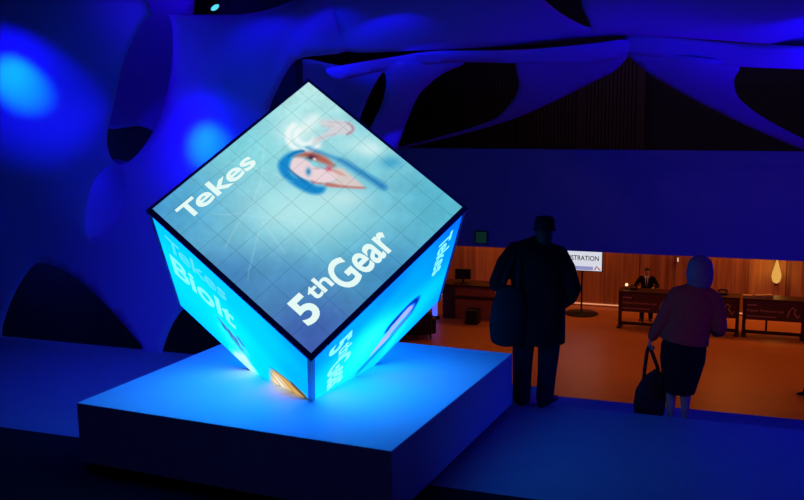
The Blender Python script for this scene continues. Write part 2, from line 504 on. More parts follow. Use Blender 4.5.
def portrait(X, Y, img, s=1):
    img = over(img, blob_mask(X, Y, BLB['bot']), (190, 240, 240), .85)
    img = over(img, blob_mask(X, Y, BLB['halo']), (232, 250, 248), .75)
    for r, wd in ((.045, .016), (.082, .018)):
        d = np.abs(np.hypot(X - .765, Y - .79) - r)
        img = over(img, np.clip(1.3 - d / wd, 0, 1) * np.clip((.80 - X) / .03, 0, 1), (248, 255, 253), .8)
    img = over(img, poly_mask(X, Y, [(.79, .84), (.86, .86), (.90, .83), (.87, .80), (.80, .80)], .02), (236, 250, 250), .7)
    img = over(img, blob_mask(X, Y, BLB['jacket']), (188, 234, 236), .7)
    img = over(img, blob_mask(X, Y, BLB['jwhite']), (226, 248, 248), .7)
    img = over(img, blob_mask(X, Y, BLB['blotch']), (60, 160, 205), .8)
    img = over(img, blob_mask(X, Y, BLB['lowl']), (206, 240, 240), .6)
    img = over(img, poly_mask(X, Y, SHP['hand'], .014), (226, 210, 216), .8)
    img = over(img, poly_mask(X, Y, SHP['handline'], .005), (170, 130, 150), .7)
    for a, b in [((.80, .735), (.875, .70)), ((.86, .775), (.90, .735)), ((.845, .745), (.88, .74)), ((.90, .77), (.945, .715))]:
        img = over(img, np.clip(1.3 - segdist(X, Y, a, b) / .006, 0, 1), (196, 170, 182), .35)
    img = over(img, poly_mask(X, Y, SHP['collar'], .013), (24, 116, 188), .75)
    img = over(img, poly_mask(X, Y, SHP['face'], .006), (236, 214, 220))
    img = over(img, poly_mask(X, Y, SHP['neck'], .010), (228, 204, 200), .9)
    img = over(img, poly_mask(X, Y, SHP['neckline'], .006), (186, 110, 104), .9)
    img = over(img, poly_mask(X, Y, SHP['red'], .012), (196, 78, 60), .85)
    img = over(img, poly_mask(X, Y, SHP['hair'], .011), (24, 136, 206))
    img = over(img, poly_mask(X, Y, [(.583, .722), (.575, .69), (.577, .64), (.592, .60), (.588, .64), (.585, .69)], .006), (8, 86, 160), .7)
    img = over(img, poly_mask(X, Y, [(.625, .765), (.665, .757), (.70, .735), (.695, .748), (.66, .765)], .006), (10, 90, 170), .8)
    img = over(img, poly_mask(X, Y, [(.604, .585), (.628, .548), (.640, .55), (.622, .575), (.612, .60)], .005), (170, 110, 120), .7)
    img = over(img, poly_mask(X, Y, [(.700, .60), (.735, .555), (.742, .50), (.728, .52), (.712, .565)], .006), (206, 150, 140), .7)
    img = over(img, poly_mask(X, Y, [(.660, .640), (.690, .625), (.693, .61), (.672, .622)], .005), (214, 170, 176), .8)
    img = over(img, blob_mask(X, Y, BLB['eye']), (60, 30, 60), .9)
    img = over(img, blob_mask(X, Y, BLB['white']), (255, 240, 240), .9)
    img = over(img, blob_mask(X, Y, BLB['lips']), (222, 84, 108), .9)
    img = over(img, blob_mask(X, Y, BLB['eye2']), (28, 132, 188), .9)
    return img
def pic_top(n):
    x = np.linspace(0, 1, n)
    X, Y = np.meshgrid(x, x, indexing='ij')
    img = grad(X, Y, [(0, 0, (62, 88, 172)), (.08, .08, (64, 100, 178)), (0, 1, (66, 148, 206)), (.1, .9, (84, 172, 212)), (1, 1, (198, 240, 236)), (.9, .9, (176, 232, 232)), (1, 0, (96, 190, 210)),
        (.9, .1, (84, 180, 206)), (.5, .02, (62, 138, 190)), (.02, .5, (62, 124, 184)), (.2, .3, (74, 138, 190)), (.22, .62, (110, 190, 214)), (.4, .4, (112, 196, 216)), (.5, .97, (120, 208, 220)), (.98, .5, (150, 220, 226)), (.55, .3, (90, 182, 208)), (.75, .25, (100, 188, 212)), (.55, .85, (150, 222, 226)), (.4, .6, (160, 224, 230))])
    nz = value_noise(n, 14, 1) * .6 + value_noise(n, 46, 2) * .4
    img = img * (.94 + .12 * nz)[..., None]
    img = portrait(X, Y, img)
    cr = [((.10, .62), (.42, .74)), ((.42, .74), (.62, .90)), ((.18, .80), (.40, .52)), ((.05, .45), (.30, .60)), ((.30, .60), (.52, .50)), ((.40, .52), (.36, .33)), ((.40, .95), (.55, .66)), ((.62, .98), (.72, .88)), ((.30, .60), (.26, .42))]
    for a, b in cr:
        d = segdist(X + .03 * (value_noise(n, 9, 5) - .5), Y + .03 * (value_noise(n, 9, 6) - .5), a, b)
        img = over(img, np.clip(1 - d / .006, 0, 1), (214, 244, 244), .20)
    return img
def pic_side(n):
    """the same picture on the right hand face, whose LEDs read cyan at this slant"""
    x = np.linspace(0, 1, n)
    X, Y = np.meshgrid(x, x, indexing='ij')
    img = grad(X, Y, [(0, 0, (0, 128, 238)), (0, 1, (0, 92, 220)), (1, 1, (0, 146, 238)), (1, 0, (0, 166, 250)), (.5, .5, (40, 200, 255)), (.3, .65, (0, 138, 244)), (.12, .25, (0, 140, 246)), (.05, .5, (0, 112, 234)), (.35, .3, (40, 206, 255)), (.45, .15, (40, 190, 255)), (.7, .75, (20, 186, 250)), (.3, .9, (0, 128, 236)), (.6, .3, (80, 225, 255))])
    img = over(img, blob_mask(X, Y, (.50, .38, .15, 0, 0, .13)), (140, 240, 255), .8)
    img = over(img, blob_mask(X, Y, (.72, .62, .16, 0, 0, .10)), (110, 226, 255), .7)
    img = over(img, poly_mask(X, Y, SHP['collar'], .03), (0, 60, 170), .8)
    img = over(img, poly_mask(X, Y, SHP['face'], .014), (206, 176, 226))
    img = over(img, poly_mask(X, Y, SHP['neck'], .014), (214, 184, 226))
    img = over(img, poly_mask(X, Y, SHP['red'], .02), (150, 70, 130), .9)
    img = over(img, poly_mask(X, Y, SHP['hair'], .016), (0, 40, 130))
    img = over(img, blob_mask(X, Y, BLB['jacket']), (90, 230, 255), .6)
    return img
def pic_left(n):
    x = np.linspace(0, 1, n)
    X, Y = np.meshgrid(x, x, indexing='ij')
    img = grad(X, Y, [(0, 1, (0, 172, 248)), (0, 0, (0, 178, 255)), (1, 1, (0, 140, 238)), (.95, .6, (0, 150, 244)), (.5, .5, (0, 205, 255)), (.25, .6, (0, 200, 255)), (.7, .35, (0, 188, 255)), (.5, .9, (0, 176, 250)), (.1, .4, (0, 190, 255)), (.7, .75, (0, 176, 250))])
    img = over(img, blob_mask(X, Y, (.45, .22, .10, .02, -.02, .16)), (96, 236, 255), .7)
    for a, b, wd, c, al in [((.37, .40), (.54, .27), .03, (180, 226, 232), .55), ((.46, .43), (.56, .28), .014, (150, 190, 200), .6), ((.385, .37), (.40, .33), .012, (60, 60, 80), .7), ((.43, .36), (.445, .31), .012, (60, 60, 80), .7), ((.475, .33), (.49, .28), .012, (60, 60, 80), .6), ((.50, .38), (.53, .33), .012, (70, 70, 80), .6),
        ((.36, .40), (.47, .33), .014, (70, 110, 140), .7), ((.40, .34), (.52, .25), .012, (90, 120, 130), .7), ((.44, .28), (.56, .17), .014, (110, 110, 110), .55), ((.36, .30), (.52, .10), .02, (150, 236, 236), .7), ((.46, .22), (.60, .06), .02, (170, 244, 238), .6)]:
        img = over(img, np.clip(1.6 - segdist(X, Y, a, b) / wd, 0, 1), c, al)
    img = over(img, poly_mask(X, Y, [(.41, .06), (.46, .13), (.53, .205), (.575, .14), (.62, .07), (.54, -.12), (.43, -.08)], .03), (226, 252, 240), .95)
    img = over(img, poly_mask(X, Y, [(.73, .0), (.725, .25), (.745, .375), (.80, .43), (.87, .45), (.93, .465), (.985, .455), (.985, .30), (.85, .05)], .022), (232, 176, 92), .95)
    img = over(img, poly_mask(X, Y, [(.74, .05), (.735, .25), (.748, .35), (.78, .375), (.83, .35), (.86, .28), (.82, .12)], .03), (255, 240, 214), .95)
    for a, b in [((.74, .36), (.84, .30)), ((.72, .30), (.82, .22)), ((.77, .39), (.90, .34)), ((.85, .43), (.95, .40))]:
        img = over(img, np.clip(1.4 - segdist(X, Y, a, b) / .010, 0, 1), (170, 120, 60), .5)
    img = over(img, np.clip(1.5 - segdist(X, Y, (.90, .45), (.985, .43)) / .022, 0, 1), (52, 52, 50), .8)
    img = over(img, np.clip(1.5 - segdist(X, Y, (.74, .395), (.90, .462)) / .008, 0, 1), (70, 80, 80), .6)
    return img
def pic_plain(n):
    x = np.linspace(0, 1, n)
    X, Y = np.meshgrid(x, x, indexing='ij')
    return grad(X, Y, [(0, 0, (0, 150, 245)), (1, 1, (0, 150, 245)), (.5, .5, (40, 205, 255)), (1, 0, (0, 130, 235)), (0, 1, (0, 130, 235))])
def to_lin(img):
    c = np.clip(img, 0, 255) / 255
    return np.where(c <= .04045, c / 12.92, ((c + .055) / 1.055) ** 2.4)
def screen(name, place, img, m, z=0.0, boost=None):
    """one LED wall: a fine grid so that the picture is crisp"""
    n = img.shape[0]
    xs = np.linspace(0, 1, n)
    vs = [place(x, y, z) for x in xs for y in xs]
    fs = [(i * n + j, (i + 1) * n + j, (i + 1) * n + j + 1, i * n + j + 1) for i in range(n - 1) for j in range(n - 1)]
    me = bpy.data.meshes.new(name)
    me.from_pydata(vs, [], fs)
    lin = to_lin(img).reshape(-1, 3)
    if boost is not None:                 # the blue LEDs of the side walls are driven far harder than the warm ones
        k = np.clip((lin[:, 2:3] - lin[:, 0:1]) * 1.6, 0, 1)
        lin = lin * (1 + (np.array(boost) - 1) * k)
    at = me.color_attributes.new('picture', 'FLOAT_COLOR', 'POINT')
    at.data.foreach_set('color', np.concatenate([lin, np.ones((n * n, 1))], 1).astype(np.float32).ravel())
    uv = me.uv_layers.new(name='UVMap')
    li = np.zeros(len(me.loops), np.int32)
    me.loops.foreach_get('vertex_index', li)
    uvs = np.stack([xs[li // n], xs[li % n]], 1).astype(np.float32)
    uv.data.foreach_set('uv', uvs.ravel())
    me.materials.append(m)
    o = bpy.data.objects.new(name, me)
    COL.objects.link(o)
    o.parent = cube
    return o
IN = .022                                   # the picture starts inside the frame
def pl_top(x, y, z): return V3((hx - y * SX, -hy + x * SY, hz + z))
def pl_left(x, y, z): return V3((-hx + x * SX, -hy - z, -hz + y * SZ))
def pl_right(x, y, z): return V3((hx + z, -hy + y * SY, hz - x * SZ))
def pl_back1(x, y, z): return V3((-hx - z, hy - x * SY, -hz + y * SZ))
def pl_back2(x, y, z): return V3((hx - x * SX, hy + z, -hz + y * SZ))
def pl_under(x, y, z): return V3((-hx + x * SX, -hy + y * SY, -hz - z))
LIN = (1, 1, 1)
M_scr_top = screen_mat('led_wall_top', 8.6, (.98, .98, .98))
SIDE = (.12, 1.54, 3.4)
M_scr_side = screen_mat('led_wall_side', 0)
def inset(f): return lambda x, y, z: f(IN + x * (1 - 2 * IN), IN + y * (1 - 2 * IN), z)
def sub(img_f, n, lo=IN): return img_f(n)
s_top = screen('screen', lambda x, y, z: pl_top(.02 + .98 * x, .02 + .98 * y, z), pic_top(300), M_scr_top, .001); s_top['label'] = 'top screen with a pale aqua portrait and white lettering'
s_left = screen('screen', inset(pl_left), pic_left(150), M_scr_side, .001, SIDE); s_left['label'] = 'cyan screen on the left face'
s_right = screen('screen', inset(pl_right), pic_side(150), M_scr_side, .001, SIDE); s_right['label'] = 'blue screen on the right face'
screen('screen', inset(pl_under), pic_plain(24), M_scr_side, .001, SIDE)
for f in (pl_back1, pl_back2):
    screen('screen', inset(f), pic_plain(24) * .18, M_scr_side, .001)
# black inner body and the dark edge bars
obj('housing', B((-hx + .012, -hy + .012, -hz + .012), (hx - .012, hy - .012, hz - .012)), M_black, cube)
def bars(which, w_top, w_side, e):
    bm = bmesh.new()
    for axis, s1, s2, top in which:
        lo = [0, 0, 0]; hi = [0, 0, 0]
        dims = (hx, hy, hz)
        oth = [a for a in range(3) if a != axis]
        lo[axis], hi[axis] = -dims[axis] - e, dims[axis] - .02
        for a, sg in zip(oth, (s1, s2)):
            wd = w_side if (a == 2) else w_top
            c = dims[a]
            if sg > 0: lo[a], hi[a] = c - wd, c + e
            else: lo[a], hi[a] = -c - e, -c + wd
        box(bm, lo, hi)
    return bm
for lo, hi in (((-hx - .022, -hy - .006, hz - .014), (hx + .006, -hy + .036, hz + .006)), ((hx - .036, -hy - .006, hz - .014), (hx + .006, hy + .022, hz + .006)),
               ((-hx - .022, -hy - .006, hz - .05), (-hx, hy + .022, hz + .006)), ((-hx - .022, hy, hz - .05), (hx + .006, hy + .022, hz + .006))):
    obj('rim_bar', B(lo, hi), M_frame, cube)['label'] = 'dark navy bar of the rim round the top screen'
for a in (-1, 1):
    for b in (-1, 1): obj('corner_bar', bars([(2, a, b, 0)], .030, .030, .003), M_alu, cube)['label'] = 'blue grey metal bar along a side edge'
def letter(parent_screen, place, body, x0, x1, y0, y1, m, bold=.0, z=.004, name='lettering'):
    b = fit_text(text_mesh(body, 1, bold, .004), lambda x, y, zz: place(x, y, z + zz * .5), x0, x1, y0, y1)
    o = obj(name, b, m, parent_screen, recalc=False)
    return o
def fit(place, body, bold, r):
    return fit_text(text_mesh(body, 1, bold, .004), lambda x, y, z: place(x, y, .004 + z * .5), *r)
def fifth_gear(scr, place, m):
    b = fit(place, '5', .03, (.100, .190, .107, .252))
    b = join(b, fit(place, 'th', .020, (.203, .318, .170, .256)))
    b = join(b, fit(place, 'Gear', .022, (.325, .648, .100, .256)))
    return obj('lettering', b, m, scr, recalc=False)
def tekes(scr, place, m, r, bold):
    x0, x1, y0, y1 = r
    b = fit(place, 'T', bold, (x0, x0 + (x1 - x0) * .235, y0, y1))
    b = join(b, fit(place, 'ekes', bold, (x0 + (x1 - x0) * .20, x1, y0, y1 + (y1 - y0) * .05)))
    return obj('lettering', b, m, scr, recalc=False)
tekes(s_top, pl_top, M_lettering, (.085, .51, .842, .926), .022)
fifth_gear(s_top, pl_top, M_lettering)
tekes(s_right, pl_right, M_lettering_side, (.085, .46, .835, .925), .02)
fifth_gear(s_right, pl_right, M_lettering_side)
tekes(s_left, pl_left, M_lettering_pale, (.085, .47, .77, .90), .008)
letter(s_left, pl_left, 'BioIt', .075, .50, .49, .70, M_lettering_side, .02)

# ================================================================== STRETCH FABRIC TENTS
def in_poly(x, y, poly):
    c = False
    n = len(poly)
    for i in range(n):
        x0, y0 = poly[i]; x1, y1 = poly[(i + 1) % n]
        if (y0 > y) != (y1 > y) and x < (x1 - x0) * (y - y0) / (y1 - y0) + x0: c = not c
    return c
def tps(ctrl):
    P_ = np.array([(a, b) for a, b, c in ctrl], float) / 100
    Wv = np.array([c for a, b, c in ctrl], float)
    n = len(P_)
    r = np.linalg.norm(P_[:, None] - P_[None], axis=2)
    K = np.where(r > 0, r * r * np.log(r + 1e-9), 0) + np.eye(n) * .02
    A = np.zeros((n + 3, n + 3)); A[:n, :n] = K; A[:n, n] = 1; A[:n, n + 1:] = P_; A[n, :n] = 1; A[n + 1:, :n] = P_.T
    sol = np.linalg.solve(A, np.concatenate([Wv, [0, 0, 0]]))
    def f(x, y):
        d = np.hypot(P_[:, 0] - x / 100, P_[:, 1] - y / 100)
        k = np.where(d > 0, d * d * np.log(d + 1e-9), 0)
        return float(k @ sol[:n] + sol[n] + sol[n + 1] * x / 100 + sol[n + 2] * y / 100)
    return f
def membrane(name, label, outline, depth, holes=(), step=9, sm=6, group=None):
    """a sheet of stretch fabric: outline seen from the stair hall, spanned at its own depths"""
    f = tps(depth) if not callable(depth) else depth
    out = smooth_loop(outline, sm) if sm > 1 else outline
    hs = [smooth_loop(h, 8) for h in holes]
    pts = list(out); edges = [(i, (i + 1) % len(out)) for i in range(len(out))]
    for h in hs:
        b = len(pts); pts += h
        edges += [(b + i, b + (i + 1) % len(h)) for i in range(len(h))]
    xs = [p[0] for p in out]; ys = [p[1] for p in out]
    ed = [np.array([pts[a], pts[b]]) for a, b in edges]
    E0 = np.array([q[0] for q in ed]); E1 = np.array([q[1] for q in ed]); D = E1 - E0; L2 = (D ** 2).sum(1) + 1e-9
    y = min(ys); row = 0
    while y < max(ys):
        x = min(xs) + (step / 2 if row % 2 else 0)
        while x < max(xs):
            if in_poly(x, y, out) and not any(in_poly(x, y, h) for h in hs):
                v = np.array([x, y]) - E0
                t = np.clip((v * D).sum(1) / L2, 0, 1)
                if np.sqrt((((v - D * t[:, None]) ** 2).sum(1)).min()) > step * .35: pts.append((x, y))
            x += step
        y += step * .87; row += 1
    vo, eo, fo = delaunay_2d_cdt([V3(p).to_2d() if len(p) == 3 else Vector((p[0], p[1])) for p in pts], edges, [], 0, 1e-4)[:3]
    fs = []
    for fc in fo:
        cx = sum(vo[i].x for i in fc) / len(fc); cy = sum(vo[i].y for i in fc) / len(fc)
        if in_poly(cx, cy, out) and not any(in_poly(cx, cy, h) for h in hs): fs.append(tuple(fc))
    me = bpy.data.meshes.new(name)
    used = sorted({i for fc in fs for i in fc}); ix = {v: k for k, v in enumerate(used)}
    me.from_pydata([at_w(vo[i].x, vo[i].y, f(vo[i].x, vo[i].y)) for i in used], [], [tuple(ix[i] for i in fc) for fc in fs])
    me.polygons.foreach_set('use_smooth', [True] * len(me.polygons))
    me.materials.append(M_fabric)
    o = bpy.data.objects.new(name, me)
    COL.objects.link(o)
    s = o.modifiers.new('thickness', 'SOLIDIFY'); s.thickness = .012; s.offset = 0
    return tag(o, label, 'tent', group)

holeA = [(167, 13), (173, 34), (171, 76), (160, 118), (143, 148), (125, 164), (112, 160), (107, 137), (114, 103), (125, 57), (146, 19)]
holeB = [(111, 165), (123, 174), (124, 199), (111, 226), (94, 237), (85, 227), (89, 193), (100, 172)]
holeC = [(2, 331), (11, 301), (24, 277), (38, 263), (58, 268), (80, 281), (108, 307), (133, 335), (142, 350), (120, 360), (60, 352), (10, 345)]
holeD = [(162, 353), (173, 323), (190, 304), (215, 300), (240, 315), (255, 350), (240, 370), (190, 372), (164, 364)]
membrane('fabric_tent', 'tall blue stretch fabric wall with oval holes and two bright light spots',
    [(-90, -90), (20, -90), (120, -60), (150, 11), (168, 14), (232, 15), (268, 10), (300, -2), (326, -10), (334, 10), (340, 30), (345, 51), (303, 57), (290, 66), (278, 88), (268, 118), (268, 200), (275, 300), (270, 372), (200, 376), (152, 368), (60, 356), (0, 348), (-90, 338)],
    [(-90, -90, 7.7), (-90, 100, 8.7), (-90, 338, 9.0), (20, -90, 7.3), (20, 85, 8.8), (0, 348, 9.02), (60, 200, 9.4), (120, -60, 7.2), (150, 11, 7.9), (110, 100, 9.6), (152, 368, 9.0), (152, 300, 9.25), (207, 145, 9.0), (232, 15, 8.0), (280, 40, 8.6), (268, 118, 9.9), (270, 372, 9.05), (275, 250, 9.7), (326, -10, 8.1), (334, 10, 8.7), (340, 30, 9.3), (345, 51, 10.0), (50, 260, 9.5), (100, 290, 9.35), (215, 260, 9.3)],
    [holeA, holeB, holeC, holeD], step=10, sm=4)
membrane('fabric_tent', 'dim blue fabric sheet seen through the small oval hole of the tall fabric wall',
    [(70, 168), (100, 158), (140, 168), (142, 200), (130, 250), (76, 250), (68, 200)], [(70, 165, 10.0), (140, 165, 9.95), (105, 200, 10.15), (130, 250, 10.05), (76, 250, 10.1)], step=10)
membrane('fabric_tent', 'dark blue fabric sheet seen through the upper part of the tall oval hole',
    [(100, -30), (190, -30), (185, 60), (172, 132), (140, 126), (100, 124), (96, 60)], [(100, -30, 10.2), (190, -30, 10.3), (172, 130, 10.4), (100, 124, 10.3), (140, 60, 10.5)], step=10)
membrane('fabric_tent', 'blue fabric leg with a narrow slit rising behind the top corner of the cube',
    [(300, 60), (345, 66), (400, 61), (440, 61), (464, 63), (442, 74), (420, 93), (408, 118), (398, 146), (392, 170), (350, 190), (300, 160), (296, 90)],
    [(300, 60, 11.2), (345, 66, 11.5), (464, 63, 12.8), (420, 93, 13.0), (398, 146, 14.2), (390, 170, 14.6), (300, 160, 12.6), (340, 110, 12.9), (400, 90, 12.4), (365, 150, 13.4)],
    [[(384, 72), (386, 85), (381, 105), (371, 125), (362, 141), (359, 124), (367, 100), (376, 82)]], step=7)
membrane('fabric_canopy', 'wide blue fabric canopy hung across the top of the hall',
    [(326, -90), (900, -90), (900, 50), (804, 46), (720, 40), (660, 36), (625, 35), (596, 37), (540, 43), (480, 47), (420, 50), (345, 51), (340, 30), (334, 10), (326, -10), (322, -50)],
    [(326, -90, 6.2), (326, -10, 8.1), (334, 10, 8.7), (340, 30, 9.3), (900, -90, 6.2), (600, -90, 6.0), (900, 48, 12.2), (804, 44, 12.4), (625, 32, 13.4), (540, 36, 12.7), (420, 48, 11.0), (345, 51, 10.0), (480, 0, 9.6), (760, 8, 9.8), (620, 0, 10.4)],
    [[(536, -12), (574, -14), (583, 8), (590, 27), (570, 19), (551, 6)]], step=10, sm=4)
membrane('fabric_strap', 'taut bright blue fabric band stretched from the tall fabric wall to the canopy peak',
    [(326, 70), (345, 65), (400, 56), (440, 51), (520, 50), (590, 44), (626, 40), (629, 52), (600, 62), (520, 63), (465, 62), (420, 65), (380, 71), (340, 79)],
    [(326, 70, 10.6), (345, 65, 10.7), (340, 79, 11.2), (440, 51, 11.6), (420, 65, 12.2), (520, 50, 12.6), (520, 63, 13.0), (626, 40, 13.6), (629, 52, 13.9)], step=6, sm=4)
membrane('fabric_strap', 'taut blue fabric band running from the canopy peak to the right edge',
    [(626, 36), (660, 37), (720, 42), (804, 47), (880, 52), (880, 74), (804, 69), (736, 66), (690, 60), (630, 53)],
    [(626, 36, 13.6), (720, 42, 13.0), (880, 52, 12.0), (880, 74, 12.9), (736, 66, 13.5), (630, 53, 13.9), (804, 58, 12.2)], step=6, sm=4)
membrane('fabric_wing', 'blue fabric wing narrowing to a point low beside the top of the cube',
    [(518, 60), (560, 58), (600, 56), (630, 50), (615, 70), (592, 82), (560, 98), (520, 116), (470, 132), (400, 148.5), (398, 147), (440, 136.5), (490, 121), (510, 104), (519, 86)],
    [(518, 60, 13.2), (630, 50, 14.0), (560, 98, 15.3), (470, 132, 16.6), (400, 148, 17.5), (519, 86, 14.6), (560, 75, 14.7), (490, 121, 16.1)], step=6, sm=4)
membrane('fabric_wing', 'blue fabric wing narrowing to a point at the right above the parapet',
    [(626, 50), (660, 54), (700, 58), (738, 65), (734, 80), (738, 97), (755, 112), (780, 127), (808, 141), (850, 160), (850, 165), (804, 150), (750, 127), (700, 103), (662, 82), (642, 68)],
    [(626, 50, 14.0), (738, 65, 13.6), (738, 97, 14.9), (780, 127, 16.2), (850, 162, 17.6), (750, 127, 16.0), (662, 82, 15.0), (690, 75, 14.3)], step=6, sm=4)

# ------------------------------------------------------------------ stage lamp on the ceiling
lp = at_w(214, 6, 8.6)
aim = V3((.55, -.45, -.75)).normalized()
t = thing('stage_light', 'small stage lamp with a glowing cyan lens hanging at the top', 'light', lp)
rot = aim.to_track_quat('Z', 'Y').to_matrix().to_4x4()
LS = Matrix.Scale(.60, 4)
b = lathe(bmesh.new(), [(.02, -.30), (.07, -.28), (.085, -.20), (.085, -.02), (.10, .0), (.10, .05), (.085, .05), (.085, .0)])
b.transform(rot @ LS); obj('lamp_housing', b, M_black, t, True)
b = lathe(bmesh.new(), [(.02, .0), (.078, .01), (.078, .03), (.03, .04)]); b.transform(rot @ LS)
obj('lens', b, M_lens, t)['label'] = 'glowing cyan lens'
b = T_([(-.13, 0, -.05), (-.14, 0, .12), (-.12, 0, .22), (0, 0, .24), (.12, 0, .22), (.14, 0, .12), (.13, 0, -.05)], [.012] * 7, seg=8)
obj('yoke', b, M_black, t, True)
b = T_([(0, 0, .23), (0, 0, 1.9)], [.014, .014], seg=8); obj('hanging_rod', b, M_black, t)

# ================================================================== PEOPLE
def finger_hand(bm, wrist, dirv, palm_n, side, s=1.0, curl=.5):
    """palm, four unequal bent fingers and a thumb; side = +1 thumb towards +lateral"""
    d = V3(dirv).normalized(); n = V3(palm_n).normalized(); lat = d.cross(n).normalized() * side
    w = V3(wrist)
    tube(bm, [w, w + d * .035 * s, w + d * .085 * s], [(.026 * s, .017 * s), (.037 * s, .016 * s), (.040 * s, .013 * s)], seg=12, ref=n)
    for k, (ln, off) in enumerate([(.070, .030), (.078, .010), (.072, -.011), (.056, -.031)]):
        p0 = w + d * .080 * s + lat * off * s
        a1, a2 = curl * .9, curl * 1.9
        p1 = p0 + (d * math.cos(a1) + n * math.sin(a1)) * ln * .5 * s
        p2 = p1 + (d * math.cos(a2) + n * math.sin(a2)) * ln * .32 * s
        p3 = p2 + (d * math.cos(a2 * 1.3) + n * math.sin(a2 * 1.3)) * ln * .24 * s
        tube(bm, [p0 - d * .02 * s, p0, p1, p2, p3], [.0095 * s, .0095 * s, .009 * s, .0082 * s, .007 * s], seg=8, ref=lat)
    t0 = w + d * .028 * s + lat * .028 * s
    t1 = t0 + (d * .55 + lat * .75 + n * .25) * .038 * s
    t2 = t1 + (d * .9 + lat * .2 + n * .45) * .034 * s
    tube(bm, [w + d * .02 * s + lat * .01 * s, t0, t1, t2], [.013 * s, .012 * s, .0105 * s, .008 * s], seg=8, ref=n)
def head(bm, c, s=1.0, face=(0, 1, 0), tilt=0):
    """skull, jaw, brow, nose, lips, chin and ears round centre c, looking along face"""
    b = bmesh.new()
    ball(b, (0, -.008, .025), (.074, .094, .092), 24)
    tube(b, [(0, .018, .02), (0, .030, -.045), (0, .036, -.088)], [(.066, .072), (.056, .058), (.034, .040)], seg=16, ref=(0, 1, 0))
    tube(b, [(0, .086, .022), (0, .104, -.012), (0, .102, -.024)], [(.010, .009), (.015, .013), (.017, .011)], seg=8)      # nose
    for sx in (-1, 1):
        ball(b, (sx * .031, .082, .033), (.023, .014, .010), 10)   # brow
        ball(b, (sx * .031, .080, .013), (.013, .012, .009), 10)   # eye
        ball(b, (sx * .040, .062, -.018), (.024, .024, .020), 10)  # cheek
        tube(b, [(sx * .072, -.012, -.028), (sx * .080, -.018, .0), (sx * .080, -.022, .022)], [(.008, .013), (.009, .019), (.007, .014)], seg=8)
    ball(b, (0, .088, -.050), (.024, .012, .006), 10); ball(b, (0, .086, -.061), (.021, .012, .007), 10)
    ball(b, (0, .074, -.092), (.024, .018, .016), 10)
    fv = V3(face).normalized()
    R_ = Matrix.Rotation(math.atan2(-fv.x, fv.y), 4, 'Z') @ Matrix.Rotation(tilt, 4, 'X') @ Matrix.Scale(s, 4)
    b.transform(Matrix.Translation(c) @ R_)
    return join(bm, b)
def foot(bm, ankle, toe_dir, s=1.0):
    a = V3(ankle); d = V3(toe_dir).normalized()
    g = V3((a.x, a.y, a.z - .075 * s))
    tube(bm, [g - d * .045 * s + V3((0, 0, .035 * s)), g + d * .02 * s + V3((0, 0, .042 * s)), g + d * .10 * s + V3((0, 0, .030 * s)), g + d * .165 * s + V3((0, 0, .022 * s))],
         [(.033 * s, .034 * s), (.036 * s, .042 * s), (.042 * s, .030 * s), (.034 * s, .020 * s)], seg=12, ref=(0, 0, 1))
def shoe(ankle, toe_dir, s, m, parent, heel=.0):
    a = V3(ankle); d = V3(toe_dir).normalized()
    g = V3((a.x, a.y, a.z - .09 * s))
    b = T_([g - d * .055 * s + V3((0, 0, .045 * s)), g + V3((0, 0, .052 * s)), g + d * .06 * s + V3((0, 0, .048 * s)), g + d * .12 * s + V3((0, 0, .036 * s)), g + d * .19 * s + V3((0, 0, .028 * s))],
           [(.038 * s, .042 * s), (.041 * s, .050 * s), (.043 * s, .046 * s), (.047 * s, .034 * s), (.036 * s, .024 * s)], seg=14, ref=(0, 0, 1))
    for v in b.verts: v.co.z = max(v.co.z, g.z + .004)
    return obj('shoe', b, m, parent, True)

def body_mesh(J, m, parent, fem=False, hands=None, face=(0, 1, 0), tilt=0, s=1.0, hs=1.0):
    """one continuous figure from a dictionary of joints"""
    b = bmesh.new()
    k = s * (.9 if fem else 1)
    pel, wa, ch, nk, hd = [V3(J[q]) for q in ('pelvis', 'waist', 'chest', 'neck', 'head')]
    tube(b, [pel - V3((0, 0, .05)), pel, wa, ch, ch.lerp(nk, .72)], [(.135 * k, .09 * k), (.15 * k, .10 * k), (.125 * k, .085 * k), (.155 * k, .10 * k), (.12 * k, .07 * k)], seg=20)
    tube(b, [ch.lerp(nk, .6), nk, hd - V3((0, 0, .04))], [.065 * k, .052 * k, .052 * k], seg=14)
    head(b, hd, hs, face, tilt)
    for q in 'LR':
        sh, el, wr = [V3(J[q + w_]) for w_ in ('sho', 'elb', 'wri')]
        tube(b, [ch.lerp(nk, .5), sh, sh.lerp(el, .5), el], [.055 * k, .054 * k, .045 * k, .038 * k], seg=12)
        tube(b, [el, el.lerp(wr, .35), wr], [.038 * k, .038 * k, .025 * k], seg=12)
        h_ = (hands or {}).get(q)
        d = h_[0] if h_ else (wr - el)
        pn = h_[1] if h_ else (0, 1, 0)
        finger_hand(b, wr, d, pn, h_[2] if h_ else 1, .95 * s, h_[3] if h_ else .5)
        hp, kn, an = [V3(J[q + w_]) for w_ in ('hip', 'kne', 'ank')]
        tube(b, [hp + V3((0, 0, .04)), hp.lerp(kn, .4), kn], [.085 * k, .076 * k, .055 * k], seg=14)
        tube(b, [kn, kn.lerp(an, .33), kn.lerp(an, .7), an, an - V3((0, 0, .03))], [.054 * k, .057 * k, .042 * k, .034 * k, .036 * k], seg=14)
        foot(b, an, J[q + 'toe'], s)
    return fuse('body', b, m, parent, .0085, 4)
def skinless(o, name): o.name = name; return o

